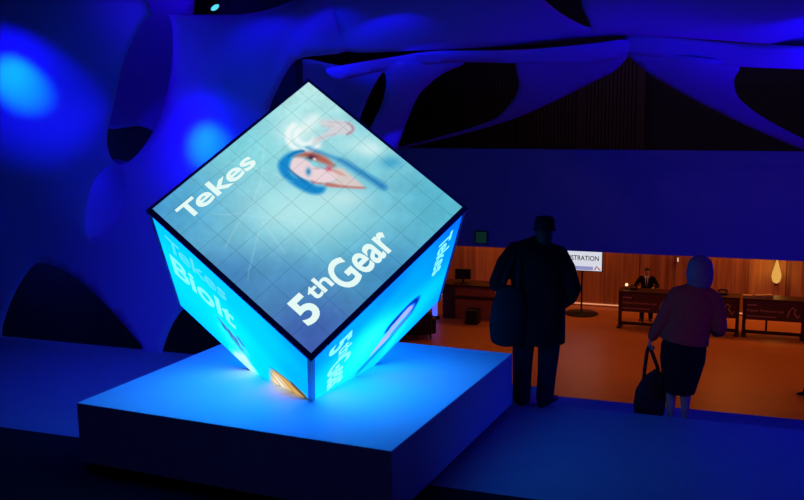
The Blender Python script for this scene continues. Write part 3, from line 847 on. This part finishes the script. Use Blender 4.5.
# ---------------- man with hat and shoulder bag at the top of the stairs
mp = at_z(539, 404, 0)
mp.z = 0
man_yaw = -math.atan2(mp.x, mp.y)
man = thing('person', 'person in a long dark coat and hat standing at the top of the stairs', 'person', mp, man_yaw)
J = dict(pelvis=(-.02, 0, .93), waist=(-.02, 0, 1.10), chest=(-.015, 0, 1.32), neck=(.02, .01, 1.52), head=(.028, .03, 1.635),
         Lsho=(-.215, 0, 1.44), Lelb=(-.37, -.04, 1.15), Lwri=(-.40, .14, 1.13), Rsho=(.15, 0, 1.43), Relb=(.29, -.05, 1.14), Rwri=(.19, .08, .95),
         Lhip=(-.11, 0, .90), Lkne=(-.155, .02, .50), Lank=(-.165, .0, .09), Rhip=(.07, 0, .90), Rkne=(.075, .03, .50), Rank=(.05, -.04, .09), Ltoe=(-.15, 1, 0), Rtoe=(.55, 1, 0))
J_m = J
body_mesh(J, M_skin, man, hands={'L': ((0.1, 1, -.1), (1, .1, -.3), 1, .8), 'R': ((-.4, .5, -.9), (-.6, .5, .2), -1, .6)}, face=(.05, 1, 0), tilt=-.12)
b = bmesh.new()
tube(b, [(-.02, 0, .60), (-.02, 0, .80), (-.02, 0, 1.02), (-.018, 0, 1.22), (-.030, 0, 1.38), (-.030, 0, 1.475), (.01, .01, 1.525)],
     [(.255, .19), (.255, .185), (.248, .165), (.258, .160), (.270, .155), (.240, .120), (.115, .085)], seg=28, hem=True)
tube(b, [(-.08, .005, 1.475), (-.235, 0, 1.465), (-.32, -.02, 1.35), (-.395, -.04, 1.17)], [.075, .090, .088, .080], seg=16)
tube(b, [(-.385, -.04, 1.16), (-.41, .05, 1.135), (-.415, .13, 1.135)], [.078, .068, .058], seg=16)
tube(b, [(.07, .005, 1.465), (.165, 0, 1.44), (.238, -.02, 1.31), (.300, -.05, 1.13)], [.075, .086, .080, .070], seg=16)
tube(b, [(.300, -.05, 1.13), (.275, .0, 1.03), (.215, .07, .965)], [.072, .063, .056], seg=16)
tube(b, [(.015, .0, 1.49), (.022, .005, 1.535), (.026, .012, 1.565)], [(.088, .078), (.080, .076), (.072, .070)], seg=18)      # collar
tube(b, [(-.02, -.165, .64), (-.02, -.165, .95)], [(.012, .012), (.006, .01)], seg=8)
coat = fuse('coat', b, M_coat, man, .011, 7)
b = bmesh.new()
for q, pts, r in (('L', [(-.125, 0, .84), (-.155, .02, .50), (-.160, .01, .30), (-.165, -.005, .07)], [(.115, .12), (.100, .105), (.090, .10), (.085, .105)]),
                  ('R', [(.080, 0, .84), (.085, .03, .52), (.070, .0, .30), (.052, -.04, .08)], [(.115, .12), (.102, .105), (.088, .10), (.082, .105)])):
    tube(b, pts, r, seg=18)
tube(b, [(-.02, 0, .80), (-.02, 0, .98)], [(.19, .13), (.17, .12)], seg=20)
fuse('trousers', b, M_trouser, man, .011, 5)
shoe((-.165, 0, .09), (-.15, 1, 0), 1.1, M_shoe, man)
shoe((.05, -.04, .09), (.55, 1, 0), 1.1, M_shoe, man)
b = bmesh.new()
hc = (.030, .02, 1.655)
lathe(b, [(.104, .0), (.108, .006), (.104, .014), (.096, .016), (.094, .05), (.092, .095), (.082, .122), (.05, .130), (.02, .122)], hc, 28)
for v in b.verts: v.co.y = hc[1] + (v.co.y - hc[1]) * 1.15
obj('hat', b, M_hat, man, True)
b = bmesh.new()
tube(b, [(.028, -.03, 1.56), (.028, -.032, 1.60), (.028, -.02, 1.655)], [(.066, .058), (.080, .078), (.083, .088)], seg=18)
fuse('hair', b, M_hair_d, man, .01, 3)
# shoulder bag: its own thing
bag = thing('shoulder_bag', 'large soft dark shoulder bag hanging beside the coat of the person with the hat', 'bag', mp, man_yaw)
b = bmesh.new()
tube(b, [(-.290, -.14, .66), (-.295, -.15, .78), (-.285, -.14, .94), (-.265, -.13, 1.10)], [(.165, .075), (.172, .085), (.165, .075), (.130, .05)], seg=24)
o = fuse('bag_body', b, M_bag, bag, .012, 6)
b = bmesh.new()
tube(b, [(-.290, -.175, .88), (-.285, -.170, .98), (-.268, -.150, 1.115)], [(.162, .062), (.156, .062), (.128, .055)], seg=20)
fuse('flap', b, M_bag, bag, .012, 4)
b = T_([(-.36, -.14, 1.02), (-.33, -.13, 1.22), (-.26, -.12, 1.40), (-.20, -.06, 1.525), (-.17, .02, 1.54)], [(.022, .006)] * 5, seg=8)
tube(b, [(-.20, -.15, 1.02), (-.20, -.16, 1.22), (-.19, -.14, 1.40), (-.17, -.06, 1.525), (-.16, .02, 1.54)], [(.022, .006)] * 5, seg=8)
obj('strap', b, M_bag, bag, True)

# ---------------- woman with bobbed hair, jacket, skirt and tote
wp = UX * 0
d = ray(682, 433); d = EYE + d * ((-.17 - EYE.z) / d.z); wp = V3((d.x, d.y, -.17))
if wp.dot(WX) < EDGE + .10:
    wp += WX * (EDGE + .12 - wp.dot(WX))
wyaw = -math.atan2(wp.x, wp.y)
wom = thing('person', 'person with bobbed hair in a plum jacket and black skirt stepping down the stairs', 'person', wp, wyaw)
J = dict(pelvis=(-.02, 0, .82), waist=(.03, 0, .98), chest=(.06, 0, 1.18), neck=(.095, .02, 1.37), head=(.103, .045, 1.495),
         Lsho=(-.085, 0, 1.29), Lelb=(-.215, -.02, 1.04), Lwri=(-.300, .03, .85), Rsho=(.225, 0, 1.26), Relb=(.285, -.03, 1.00), Rwri=(.255, .17, .92),
         Lhip=(-.10, 0, .79), Lkne=(-.112, .02, .43), Lank=(-.108, -.01, .085), Rhip=(.05, 0, .79), Rkne=(.015, .03, .43), Rank=(.018, .0, .085), Ltoe=(-.1, 1, 0), Rtoe=(.12, 1, 0))
body_mesh(J, M_skin, wom, True, hands={'L': ((-.25, .15, -1), (.9, .1, -.2), 1, 1.0), 'R': ((-.2, 1, .1), (-1, .1, 0), 1, .8)}, face=(.08, 1, 0), tilt=-.1, s=.94, hs=.95)
b = bmesh.new()
tube(b, [(-.012, 0, .845), (.0, 0, .93), (.03, 0, 1.05), (.055, 0, 1.17), (.07, 0, 1.27), (.085, .01, 1.345), (.095, .015, 1.375)],
     [(.215, .155), (.205, .145), (.200, .132), (.205, .135), (.195, .120), (.115, .085), (.07, .065)], seg=28, hem=True)
tube(b, [(.0, .0, 1.31), (-.085, 0, 1.285), (-.155, -.01, 1.16), (-.205, -.02, 1.05)], [.065, .073, .068, .062], seg=16)
tube(b, [(-.205, -.02, 1.05), (-.25, .0, .95), (-.288, .02, .875)], [.062, .056, .048], seg=16)
tube(b, [(.16, .0, 1.30), (.225, 0, 1.255), (.268, -.015, 1.12), (.285, -.03, 1.00)], [.065, .073, .070, .066], seg=16)
tube(b, [(.285, -.03, 1.00), (.282, .05, .955), (.262, .13, .925)], [.066, .060, .050], seg=16)
tube(b, [(.092, .01, 1.35), (.098, .015, 1.385)], [(.074, .07), (.068, .066)], seg=16)
fuse('jacket', b, M_jacket, wom, .0105, 6)
b = bmesh.new()
tube(b, [(-.045, 0, .375), (-.035, 0, .50), (-.022, 0, .68), (-.015, 0, .80), (.0, 0, .92)], [(.142, .135), (.165, .15), (.198, .155), (.200, .150), (.165, .12)], seg=28, hem=True)
fuse('skirt', b, M_skirt, wom, .011, 4)
b = bmesh.new()
ball(b, (.100, .028, 1.535), (.108, .112, .102), 24)
tube(b, [(.100, .0, 1.54), (.100, -.006, 1.48), (.100, -.010, 1.405)], [(.110, .10), (.120, .098), (.112, .080)], seg=22, hem=False)
ob = fuse('hair', b, M_hair, wom, .010, 5)
# the face is left clear of hair
bmx = bmesh.new(); bmx.from_mesh(ob.data)
for v in bmx.verts:
    if v.co.z < 1.555 and v.co.y > .055: v.co.y = .055 - (v.co.y - .055) * .4
bmx.to_mesh(ob.data); bmx.free()
shoe((-.108, -.01, .09), (-.1, 1, 0), .95, M_shoe, wom)
shoe((.018, 0, .09), (.12, 1, 0), .95, M_shoe, wom)
tote = thing('tote_bag', 'dark reddish brown tote bag held low by the person in the skirt', 'bag', wp, wyaw)
b = bmesh.new()
tube(b, [(-.300, .02, .135), (-.300, .02, .22), (-.290, .02, .34), (-.270, .02, .45), (-.255, .02, .52)], [(.130, .075), (.145, .085), (.140, .075), (.105, .05), (.06, .025)], seg=24)
fuse('bag_body', b, M_tote, tote, .011, 5)
b = T_([(-.36, .0, .36), (-.35, .0, .56), (-.335, .03, .72), (-.318, .045, .775)], [(.017, .007)] * 4, seg=8)
tube(b, [(-.20, .0, .42), (-.24, .0, .60), (-.295, .03, .73), (-.312, .045, .775)], [(.017, .007)] * 4, seg=8)
obj('handles', b, M_tote, tote, True)
b = T_([(-.275, -.05, .54), (-.225, -.055, .52), (-.205, -.05, .44)], [(.05, .02), (.055, .022), (.04, .02)], seg=14)
obj('flap', b, M_tote, tote, True)

# ================================================================== LOBBY
LA = -A20
def lob(px, py, w, z): return at_w(px, py, w)
DW = 29.8
du0 = uw(at_w(618, 327, DW))[0]
def make_desk(u, label, n):
    t = thing('reception_desk', label, 'desk', P(u, DW, LOB), LA, 'row of reception desks in the lobby')
    Wd = 1.74
    obj('counter_top', B((-.01, -.06, 1.10), (Wd + .01, .62, 1.15), .008), M_desk, t)
    p = obj('front_panel', B((.06, -.02, .50), (Wd - .08, .01, 1.10), .004), M_panel, t)
    fp = lambda x, y, z: V3((x, -.022 - z * .3, y))
    for body, x0, x1, y0, y1 in (('Nordic', .12, .42, .92, .98), ('Digital Partners List', .12, 1.16, .73, .83), ('info and tickets here', .12, .95, .60, .65)):
        if body.startswith('info') or body == 'Nordic': continue
        obj('lettering', fit_text(text_mesh(body, 1, .012, .006), fp, x0, x1, y0, y1), M_letter, p, recalc=False)
    obj('printed_line', B((.12, -.025, .60), (.95, -.021, .625)), M_letter, p)
    obj('printed_line', B((.12, -.025, .93), (.40, -.021, .965)), M_letter, p)
    hk = T_([(1.25, -.026, .64), (1.30, -.026, .82), (1.38, -.026, .93), (1.47, -.026, .88), (1.43, -.026, .78), (1.54, -.026, .62), (1.58, -.026, .70)], [.022] * 7, seg=8)
    obj('printed_mark', hk, M_letter, p, True)
    for x in (0, Wd - .10):
        po = obj('post', B((x, -.03, .06), (x + .10, .06, 1.10), .01), M_desk, t)
        obj('post_foot', B((x - .02, -.25, 0), (x + .12, .45, .06), .015), M_desk, po)
    obj('foot_rail', B((.10, .0, .07), (Wd - .10, .05, .17), .01), M_desk, t)
    obj('back_post', B((.66, .48, 0), (.72, .56, 1.10), .008), M_desk, t)
    return t
for i, lab in enumerate(('dark reception desk with the person in the suit standing behind it', 'dark reception desk mostly hidden behind the person in the plum jacket',
                         'dark reception desk with small items on top, right of the plum jacket', 'dark reception desk cut by the right edge of the photo')):
    make_desk(du0 + i * 1.83, lab, i)

# things on the desks
def on_desk(px, w=DW + .3): 
    q = at_w(px, 290, w); return V3((q.x, q.y, LOB + 1.15))
t = thing('desk_lamp', 'tiny glowing lamp on the end of the desk with the person in the suit', 'lamp', on_desk(626.5))
obj('lamp_base', lathe(bmesh.new(), [(.06, 0), (.06, .015), (.012, .02), (.012, .10)]), M_black, t)
obj('bulb', ball(bmesh.new(), (0, 0, .14), .05, 12), emit('lit_warm_bulb', (1, .62, .30), 1.6), t)
for px, sc, lab in ((723, 1.0, 'round dark device on the desk beside the plum jacket'), (634, .8, 'small dark device on the desk in front of the person in the suit')):
    t = thing('desk_phone', lab, 'telephone', on_desk(px), LA)
    b = B((-.14 * sc, -.11 * sc, 0), (.14 * sc, .11 * sc, .07 * sc), .015); obj('phone_body', b, M_black, t)
    obj('handset', T_([(-.13 * sc, 0, .11 * sc), (-.06 * sc, 0, .15 * sc), (.06 * sc, 0, .15 * sc), (.13 * sc, 0, .11 * sc)], [.03 * sc] * 4, seg=10), M_black, t, True)
for k, px in enumerate((748, 760, 768)):
    q = on_desk(px)
    o = obj('paper_stack', B((-.14, -.10, 0), (.14, .10, .035 + .02 * k), .004), mat('paper_cream', (.55, .42, .30), .8, noise=.1), smooth=False)
    o.location = q; o.rotation_euler = (0, 0, LA + .2 * k)
    tag(o, ('low stack of papers on the third desk, nearest its post', 'middle stack of papers on the third desk', 'tallest stack of papers on the third desk')[k], 'paper', 'paper stacks on the reception desks')
# receptionist
rp = at_w(646, 322, DW + 1.12); rp.z = LOB
ryaw = PI - math.atan2(rp.x, rp.y) - .12
rec = thing('person', 'person in a dark suit and white shirt standing behind a reception desk', 'person', rp, ryaw)
J = dict(pelvis=(0, -.02, .93), waist=(0, -.01, 1.09), chest=(0, .05, 1.30), neck=(0, .10, 1.49), head=(0, .15, 1.60),
         Lsho=(-.20, .05, 1.40), Lelb=(-.34, .14, 1.17), Lwri=(-.26, .36, 1.16), Rsho=(.20, .05, 1.40), Relb=(.34, .12, 1.17), Rwri=(.24, .34, 1.16),
         Lhip=(-.10, 0, .90), Lkne=(-.13, .03, .50), Lank=(-.15, 0, .09), Rhip=(.10, 0, .90), Rkne=(.12, .03, .50), Rank=(.13, 0, .09), Ltoe=(-.2, 1, 0), Rtoe=(.2, 1, 0))
body_mesh(J, M_skin, rec, hands={'L': ((.4, 1, -.1), (0, 0, -1), -1, .25), 'R': ((-.4, 1, -.1), (0, 0, -1), 1, .25)}, face=(0, 1, 0), tilt=-.35)
b = bmesh.new()
tube(b, [(0, 0, .80), (0, 0, .95), (0, 0, 1.10), (0, .04, 1.28), (0, .06, 1.38), (0, .08, 1.45)], [(.20, .14), (.20, .135), (.185, .12), (.22, .135), (.20, .115), (.09, .075)], seg=24)
for sx in (-1, 1):
    tube(b, [(sx * .08, .07, 1.42), (sx * .20, .05, 1.39), (sx * .28, .09, 1.27), (sx * .34, .13, 1.17)], [.06, .072, .066, .06], seg=14)
    tube(b, [(sx * .34, .13, 1.17), (sx * .30, .25, 1.165), (sx * .265, .33, 1.165)], [.06, .052, .045], seg=14)
fuse('suit_jacket', b, M_suit, rec, .011, 5)
b = bmesh.new()
tube(b, [(0, .155, 1.16), (0, .180, 1.30), (0, .158, 1.42), (0, .14, 1.46)], [(.022, .012), (.045, .014), (.052, .014), (.05, .014)], seg=12)
obj('shirt_front', b, M_shirt, rec, True)
obj('tie', T_([(0, .176, 1.18), (0, .198, 1.30), (0, .176, 1.42)], [(.022, .006), (.020, .006), (.014, .008)], seg=8), M_suit, rec, True)
b = bmesh.new()
for sx in (-1, 1): tube(b, [(sx * .10, 0, .84), (sx * .125, .03, .50), (sx * .142, 0, .06)], [(.11, .115), (.085, .09), (.07, .08)], seg=16)
tube(b, [(0, 0, .82), (0, 0, .98)], [(.17, .12), (.16, .115)], seg=18)
fuse('trousers', b, M_suit, rec, .012, 4)
for sx in (-1, 1): shoe((sx * .14, 0, .09), (sx * .2, 1, 0), 1.05, M_shoe, rec)
b = bmesh.new(); ball(b, (0, .135, 1.655), (.092, .106, .092), 20)
ob = fuse('hair', b, M_hair_d, rec, .01, 3)
bmx = bmesh.new(); bmx.from_mesh(ob.data)
for v in bmx.verts:
    if v.co.z < 1.655 and v.co.y > .17: v.co.y = .17 - (v.co.y - .17) * .5
bmx.to_mesh(ob.data); bmx.free()

# registration screen on a stand
SW = 31.2
sp = at_w(581, 318, SW); sp.z = LOB
t = thing('display_screen', 'bright white registration screen on a pole stand by the wood wall', 'screen', sp, LA)
a0 = at_w(553, 260, SW); a1 = at_w(602, 260, SW)
x0 = (a0 - sp).dot(UX); x1 = (a1 - sp).dot(UX)
zt_ = at_w(590, 249.3, SW).z - LOB; zb_ = at_w(590, 270.6, SW).z - LOB
obj('screen_case', B((x0 - .03, -.02, zb_ - .03), (x1 + .03, .06, zt_ + .03), .01), M_black, t)
sc_ = obj('screen_panel', B((x0, -.03, zb_), (x1, -.02, zt_)), M_white, t)
fp = lambda x, y, z: V3((x, -.032 - z * .3, y))
xm = (at_w(559.5, 257, SW) - sp).dot(UX); xn = (at_w(599.0, 257, SW) - sp).dot(UX)
obj('lettering', fit_text(text_mesh('REGISTRATION', 1, .012, .006), fp, xm, xn, zb_ + (zt_ - zb_) * .47, zb_ + (zt_ - zb_) * .70), M_text_d, sc_, recalc=False)
obj('logo_strip', B((x0 + .02, -.034, zb_ + .02), (x1 - .28, -.031, zb_ + .14)), M_lav, sc_)
obj('logo_mark', T_([(x1 - .22, -.034, zb_ + .04), (x1 - .17, -.034, zb_ + .16), (x1 - .12, -.034, zb_ + .10), (x1 - .05, -.034, zb_ + .04)], [.018] * 4, seg=8), M_red, sc_)
obj('pole', T_([(0, .03, .03), (0, .03, zb_ + .05)], [.03, .03], seg=12), M_black, t)
obj('stand_base', lathe(bmesh.new(), [(.55, 0), (.56, .02), (.50, .05), (.06, .07), (.04, .12)], (0, .03, 0)), M_black, t, True)

# wall foot reflection and wall glow built as emissive parts, plus small wall light
o = obj('reflection_strip', B((-12.5, -.03, .06), (14.5, .0, .10)), emit('warm_reflection', (1, .35, .17), .8))
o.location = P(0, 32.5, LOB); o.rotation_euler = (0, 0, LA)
tag(o, 'thin glowing strip for the reflected light at the foot of the lobby wood wall', 'light')
q = at_w(776.5, 272, 32.45)  # bright glow on the wall given a made-up emissive body
t = thing('wall_glow', 'glowing flame shaped body standing for a yellow glow on the lobby wood wall', 'lamp', q, LA)
obj('glow_body', lathe(bmesh.new(), [(.03, -.34), (.11, -.28), (.15, -.12), (.13, .02), (.08, .20), (.04, .36), (.01, .44)], (0, -.16, 0)), emit('amber_wall_glow', (1, .50, .10), .75), t, True)
obj('added_bracket', B((-.05, -.12, -.42), (.05, .0, -.32), .01), M_desk, t)
q = at_w(678, 259.5, 32.4)
t = thing('wall_light', 'tiny pale upright light on the wood wall above the plum jacket', 'light', q, LA)
obj('light_case', B((-.03, -.03, -.09), (.03, .06, .09), .01), M_black, t)
obj('light_face', B((-.022, -.04, -.07), (.022, -.03, .07)), emit('lit_pale_amber', (1, .62, .40), .8), t)
l_ = bpy.data.lights.new('wall_glow_fill', 'POINT'); l_.energy = 5; l_.color = (1, .5, .1); l_.shadow_soft_size = .1  # point light added to brighten the wall round the glow
lo_ = bpy.data.objects.new('wall_glow_fill', l_); COL.objects.link(lo_); lo_.location = at_w(776.5, 272, 32.0)
# green box on the parapet edge
q = at_w(482, 237, BANDW - .04)
t = thing('exit_sign_box', 'dim green box sign on the lower edge of the blue parapet', 'sign', q, LA)
obj('sign_case', B((-.125, -.06, -.13), (.125, .03, .13), .012), mat('dull_green_plastic', (.02, .12, .08), .5, noise=.2), t)
obj('sign_face', B((-.105, -.066, -.11), (.105, -.06, .11)), emit('lit_dim_green_face', (.003, .018, .014)), t)

# counter with monitor, box and lamp at the far left of the lobby
CWD = 29.3
ca = at_w(443, 326, CWD); ca.z = LOB
t = thing('info_counter', 'wooden counter with a dark end panel beside the right corner of the cube', 'counter', ca, LA)
obj('end_panel', B((0, -.05, 0), (.42, .70, 1.12), .01), M_desk, t)
cb = obj('counter_body', B((.42, .0, .0), (1.75, .65, 1.08), .01), mat('counter_brown_wood', (.32, .12, .05), .5, noise=.3, scale=5), t)
obj('counter_top', B((-.03, -.10, 1.10), (1.80, .75, 1.16), .008), M_desk, t)
obj('shelf_strip', B((.42, -.03, .68), (1.75, .0, .78), .005), M_desk, t)
q = at_w(463, 296, CWD + .3); q.z = LOB + 1.16
t = thing('monitor', 'dark rounded monitor on the wooden counter', 'monitor', q, LA + .2)
obj('monitor_shell', B((-.26, -.03, .10), (.26, .04, .46), .03), M_black, t)
obj('monitor_stand', T_([(0, .03, .02), (0, .03, .25)], [.03, .025], seg=10), M_black, t)
obj('monitor_foot', B((-.13, -.08, 0), (.13, .12, .02), .006), M_black, t)
q = at_w(473, 322, CWD - .5); q.z = LOB
t = thing('storage_box', 'black box on the floor against the wooden counter', 'box', q, LA)
obj('box_body', B((-.20, -.20, 0), (.20, .20, .42), .015), M_black, t); obj('box_lid', B((-.215, -.215, .42), (.215, .215, .47), .012), M_black, t)
q = at_w(435, 327, CWD - .2); q.z = LOB
t = thing('floor_uplight', 'upright glowing blue lamp on the lobby floor below the right corner of the cube', 'light', q)
obj('lamp_tube', lathe(bmesh.new(), [(.07, .10), (.085, .14), (.085, .85), (.06, .90)]), emit('lit_blue_tube', (.06, .10, 1), 1.6), t, True)
obj('lamp_base', lathe(bmesh.new(), [(.16, 0), (.16, .05), (.09, .10)]), M_black, t)
# armchair
q = at_w(416, 346, 26.6); q.z = LOB
t = thing('armchair', 'black armchair in the lobby seen behind the back edge of the plinth', 'chair', q, LA + .5)
obj('seat', B((-.38, -.36, .16), (.38, .34, .44), .06), M_black, t, True)
obj('backrest', B((-.42, -.56, .16), (.42, -.34, .88), .08), M_black, t, True)
for sx in (-1, 1): obj('armrest', B((sx * .47 - .09, -.40, .16), (sx * .47 + .09, .34, .64), .05), M_black, t, True)
for sx in (-1, 1):
    for sy in (-1, 1): obj('leg', T_([(sx * .40, sy * .32, .02), (sx * .40, sy * .32, .18)], [.02, .025], seg=8), M_black, t)

# person walking out of the picture on the right, only a trailing foot in view
pp = at_z(823, 394, LOB)
pas = thing('person', 'person in dark trousers stepping in at the right edge, only a shoe in view', 'person', pp, PI / 2 - .1)
J = dict(pelvis=(0, .10, .92), waist=(0, .12, 1.09), chest=(0, .14, 1.31), neck=(0, .16, 1.50), head=(0, .19, 1.62),
         Lsho=(-.20, .14, 1.42), Lelb=(-.25, .06, 1.15), Lwri=(-.24, .16, .93), Rsho=(.20, .14, 1.42), Relb=(.25, .18, 1.14), Rwri=(.23, .33, .95),
         Lhip=(-.09, .10, .90), Lkne=(-.09, .36, .52), Lank=(-.09, .42, .09), Rhip=(.09, .10, .90), Rkne=(.09, .12, .49), Rank=(.09, -.18, .15), Ltoe=(0, 1, 0), Rtoe=(0, 1, -.35))
body_mesh(J, M_skin, pas)
b = bmesh.new()
tube(b, [(0, .10, .80), (0, .11, 1.05), (0, .14, 1.28), (0, .145, 1.40), (0, .15, 1.46)], [(.21, .15), (.20, .14), (.22, .14), (.19, .11), (.09, .075)], seg=24)
for q_, e_, w_ in (((-.19, .14, 1.41), (-.26, .06, 1.15), (-.245, .15, .96)), ((.19, .14, 1.41), (.26, .18, 1.14), (.235, .31, .97))):
    tube(b, [(q_[0] * .4, .14, 1.43), q_, e_], [.06, .072, .06], seg=14); tube(b, [e_, w_], [.06, .048], seg=14)
fuse('jacket', b, M_suit, pas, .012, 5)
b = bmesh.new()
tube(b, [(-.09, .10, .86), (-.09, .36, .52), (-.09, .42, .07)], [(.10, .11), (.08, .09), (.07, .08)], seg=16)
tube(b, [(.09, .10, .86), (.09, .12, .49), (.09, -.16, .17)], [(.10, .11), (.08, .09), (.07, .08)], seg=16)
tube(b, [(0, .10, .84), (0, .10, .98)], [(.17, .12), (.16, .12)], seg=18)
fuse('trousers', b, M_suit, pas, .012, 4)
shoe((-.09, .42, .09), (0, 1, 0), 1.05, M_shoe, pas); shoe((.09, -.18, .155), (0, 1, -.25), 1.05, M_shoe, pas)
b = bmesh.new(); ball(b, (0, .165, 1.655), (.083, .098, .085), 18); fuse('hair', b, M_hair_d, pas, .01, 3)

# ================================================================== LIGHT
def lamp(name, kind, loc, energy, color, target=None, **k):
    l = bpy.data.lights.new(name, kind)
    l.energy = energy
    l.color = color
    for a, v in k.items(): setattr(l, a, v)
    o = bpy.data.objects.new(name, l)
    COL.objects.link(o)
    o.location = loc
    if target is not None: o.rotation_euler = (V3(target) - V3(loc)).to_track_quat('-Z', 'Y').to_euler()
    return o
BLUE = (.005, .0012, 1)
CYAN = (.0, .30, 1)
w = bpy.data.worlds.new('hall_dark'); SC.world = w; w.use_nodes = True
w.node_tree.nodes['Background'].inputs[0].default_value = (.02, .01, .12, 1)
w.node_tree.nodes['Background'].inputs[1].default_value = .02
# LED spots on the tall fabric wall
def fab(px, py, w, off, e, c, size, blend=1.0):
    t = at_w(px, py, w)
    lamp('spot_fabric', 'SPOT', t + V3(off), e, c, t, spot_size=size, spot_blend=blend, shadow_soft_size=.06)
fab(16, 82, 8.7, (.25, -2.5, .15), 1700, CYAN, .27)
fab(18, 84, 8.7, (.25, -2.4, .15), 560, BLUE, .66)
fab(208, 146, 9.0, (.2, -2.5, .5), 1000, CYAN, .23)
fab(206, 146, 9.0, (.2, -2.4, .4), 520, BLUE, .58)
fab(272, 46, 8.7, (.3, -1.6, -.3), 90, BLUE, .75)
fab(325, 36, 9.1, (.3, -1.5, -.3), 80, BLUE, .75)
fab(385, 28, 10.0, (.2, -1.5, -.5), 70, BLUE, .9)
fab(350, 74, 11.0, (-.5, -1.3, -.6), 150, BLUE, .60)
fab(420, 58, 11.3, (-.3, -1.3, -.6), 100, BLUE, .70)
fab(815, 26, 11.2, (.5, -1.6, -.7), 260, BLUE, .8)
fab(800, 58, 12.4, (.5, -1.6, -.7), 200, BLUE, .7)
fab(393, 138, 14.0, (.0, -1.0, -.5), 30, BLUE, .7)
lamp('added_fill', 'POINT', at_w(74, 182, 9.75), 2.2, BLUE, shadow_soft_size=.05)  # hidden light added to brighten the sheet behind the small hole
# broad blue wash
VIO = (.020, .0005, 1)
lamp('blue_wash', 'SPOT', P(-6.5, 6.7, 3.4), 210, VIO, P(-4.2, 9.2, .6), spot_size=2.4, spot_blend=1, shadow_soft_size=.3)
lamp('blue_wash', 'AREA', P(2.0, 11.6, .6), 95, VIO, P(1.8, 17, 3.3), shape='RECTANGLE', size=6, size_y=.4)
lamp('blue_wash', 'AREA', P(2.0, 12.5, 1.0), 60, VIO, P(1.5, 9.5, 4.6), shape='RECTANGLE', size=6, size_y=.4)
lamp('blue_wash', 'SPOT', P(6.5, 6.0, 3.3), 900, (.003, .014, 1), P(2.6, 8.3, 0), spot_size=1.1, spot_blend=1, shadow_soft_size=.2)
lamp('added_fill', 'AREA', P(0, -3.2, 4.6), 13, (.10, .06, 1), P(0, 7, .6), shape='RECTANGLE', size=4, size_y=.6)  # fill added behind the camera so the near sides are not black
lamp('added_fill', 'SPOT', P(3.5, -1, 4.8), 150, (1, .12, .22), wp + V3((0, 0, 1.0)), spot_size=.16, spot_blend=1, shadow_soft_size=.1)  # red fill added to bring out the jacket, no such lamp known
# unseen fills added for what is behind and above the fabric
lamp('added_fill', 'AREA', P(-.5, 21.5, 3.9), 22, (.42, .20, .60), P(-.5, 25, 1.2), shape='RECTANGLE', size=9, size_y=.5)
lamp('added_fill', 'POINT', P(-6.6, 9.9, 4.4), 16, VIO, shadow_soft_size=.1)
lamp('added_fill', 'POINT', P(-9.0, 9.8, 1.6), 30, (.02, .06, 1), shadow_soft_size=.1)
lamp('added_fill', 'POINT', P(1.0, 9.5, 5.0), 12, (1, .35, .35), shadow_soft_size=.1)
# warm lobby ceiling lamps
for u, wv, e_ in ((-7, 26, 70), (-2.5, 25, 90), (2.5, 25, 90), (-9, 31.2, 90), (-5, 31.2, 110), (-.5, 31.3, 190), (4, 31.3, 190)):
    lamp('lobby_lamp', 'AREA', P(u, wv, -.30), e_ * .28, (1, .27, .045), P(u, wv, LOB), shape='DISK', size=1.2)
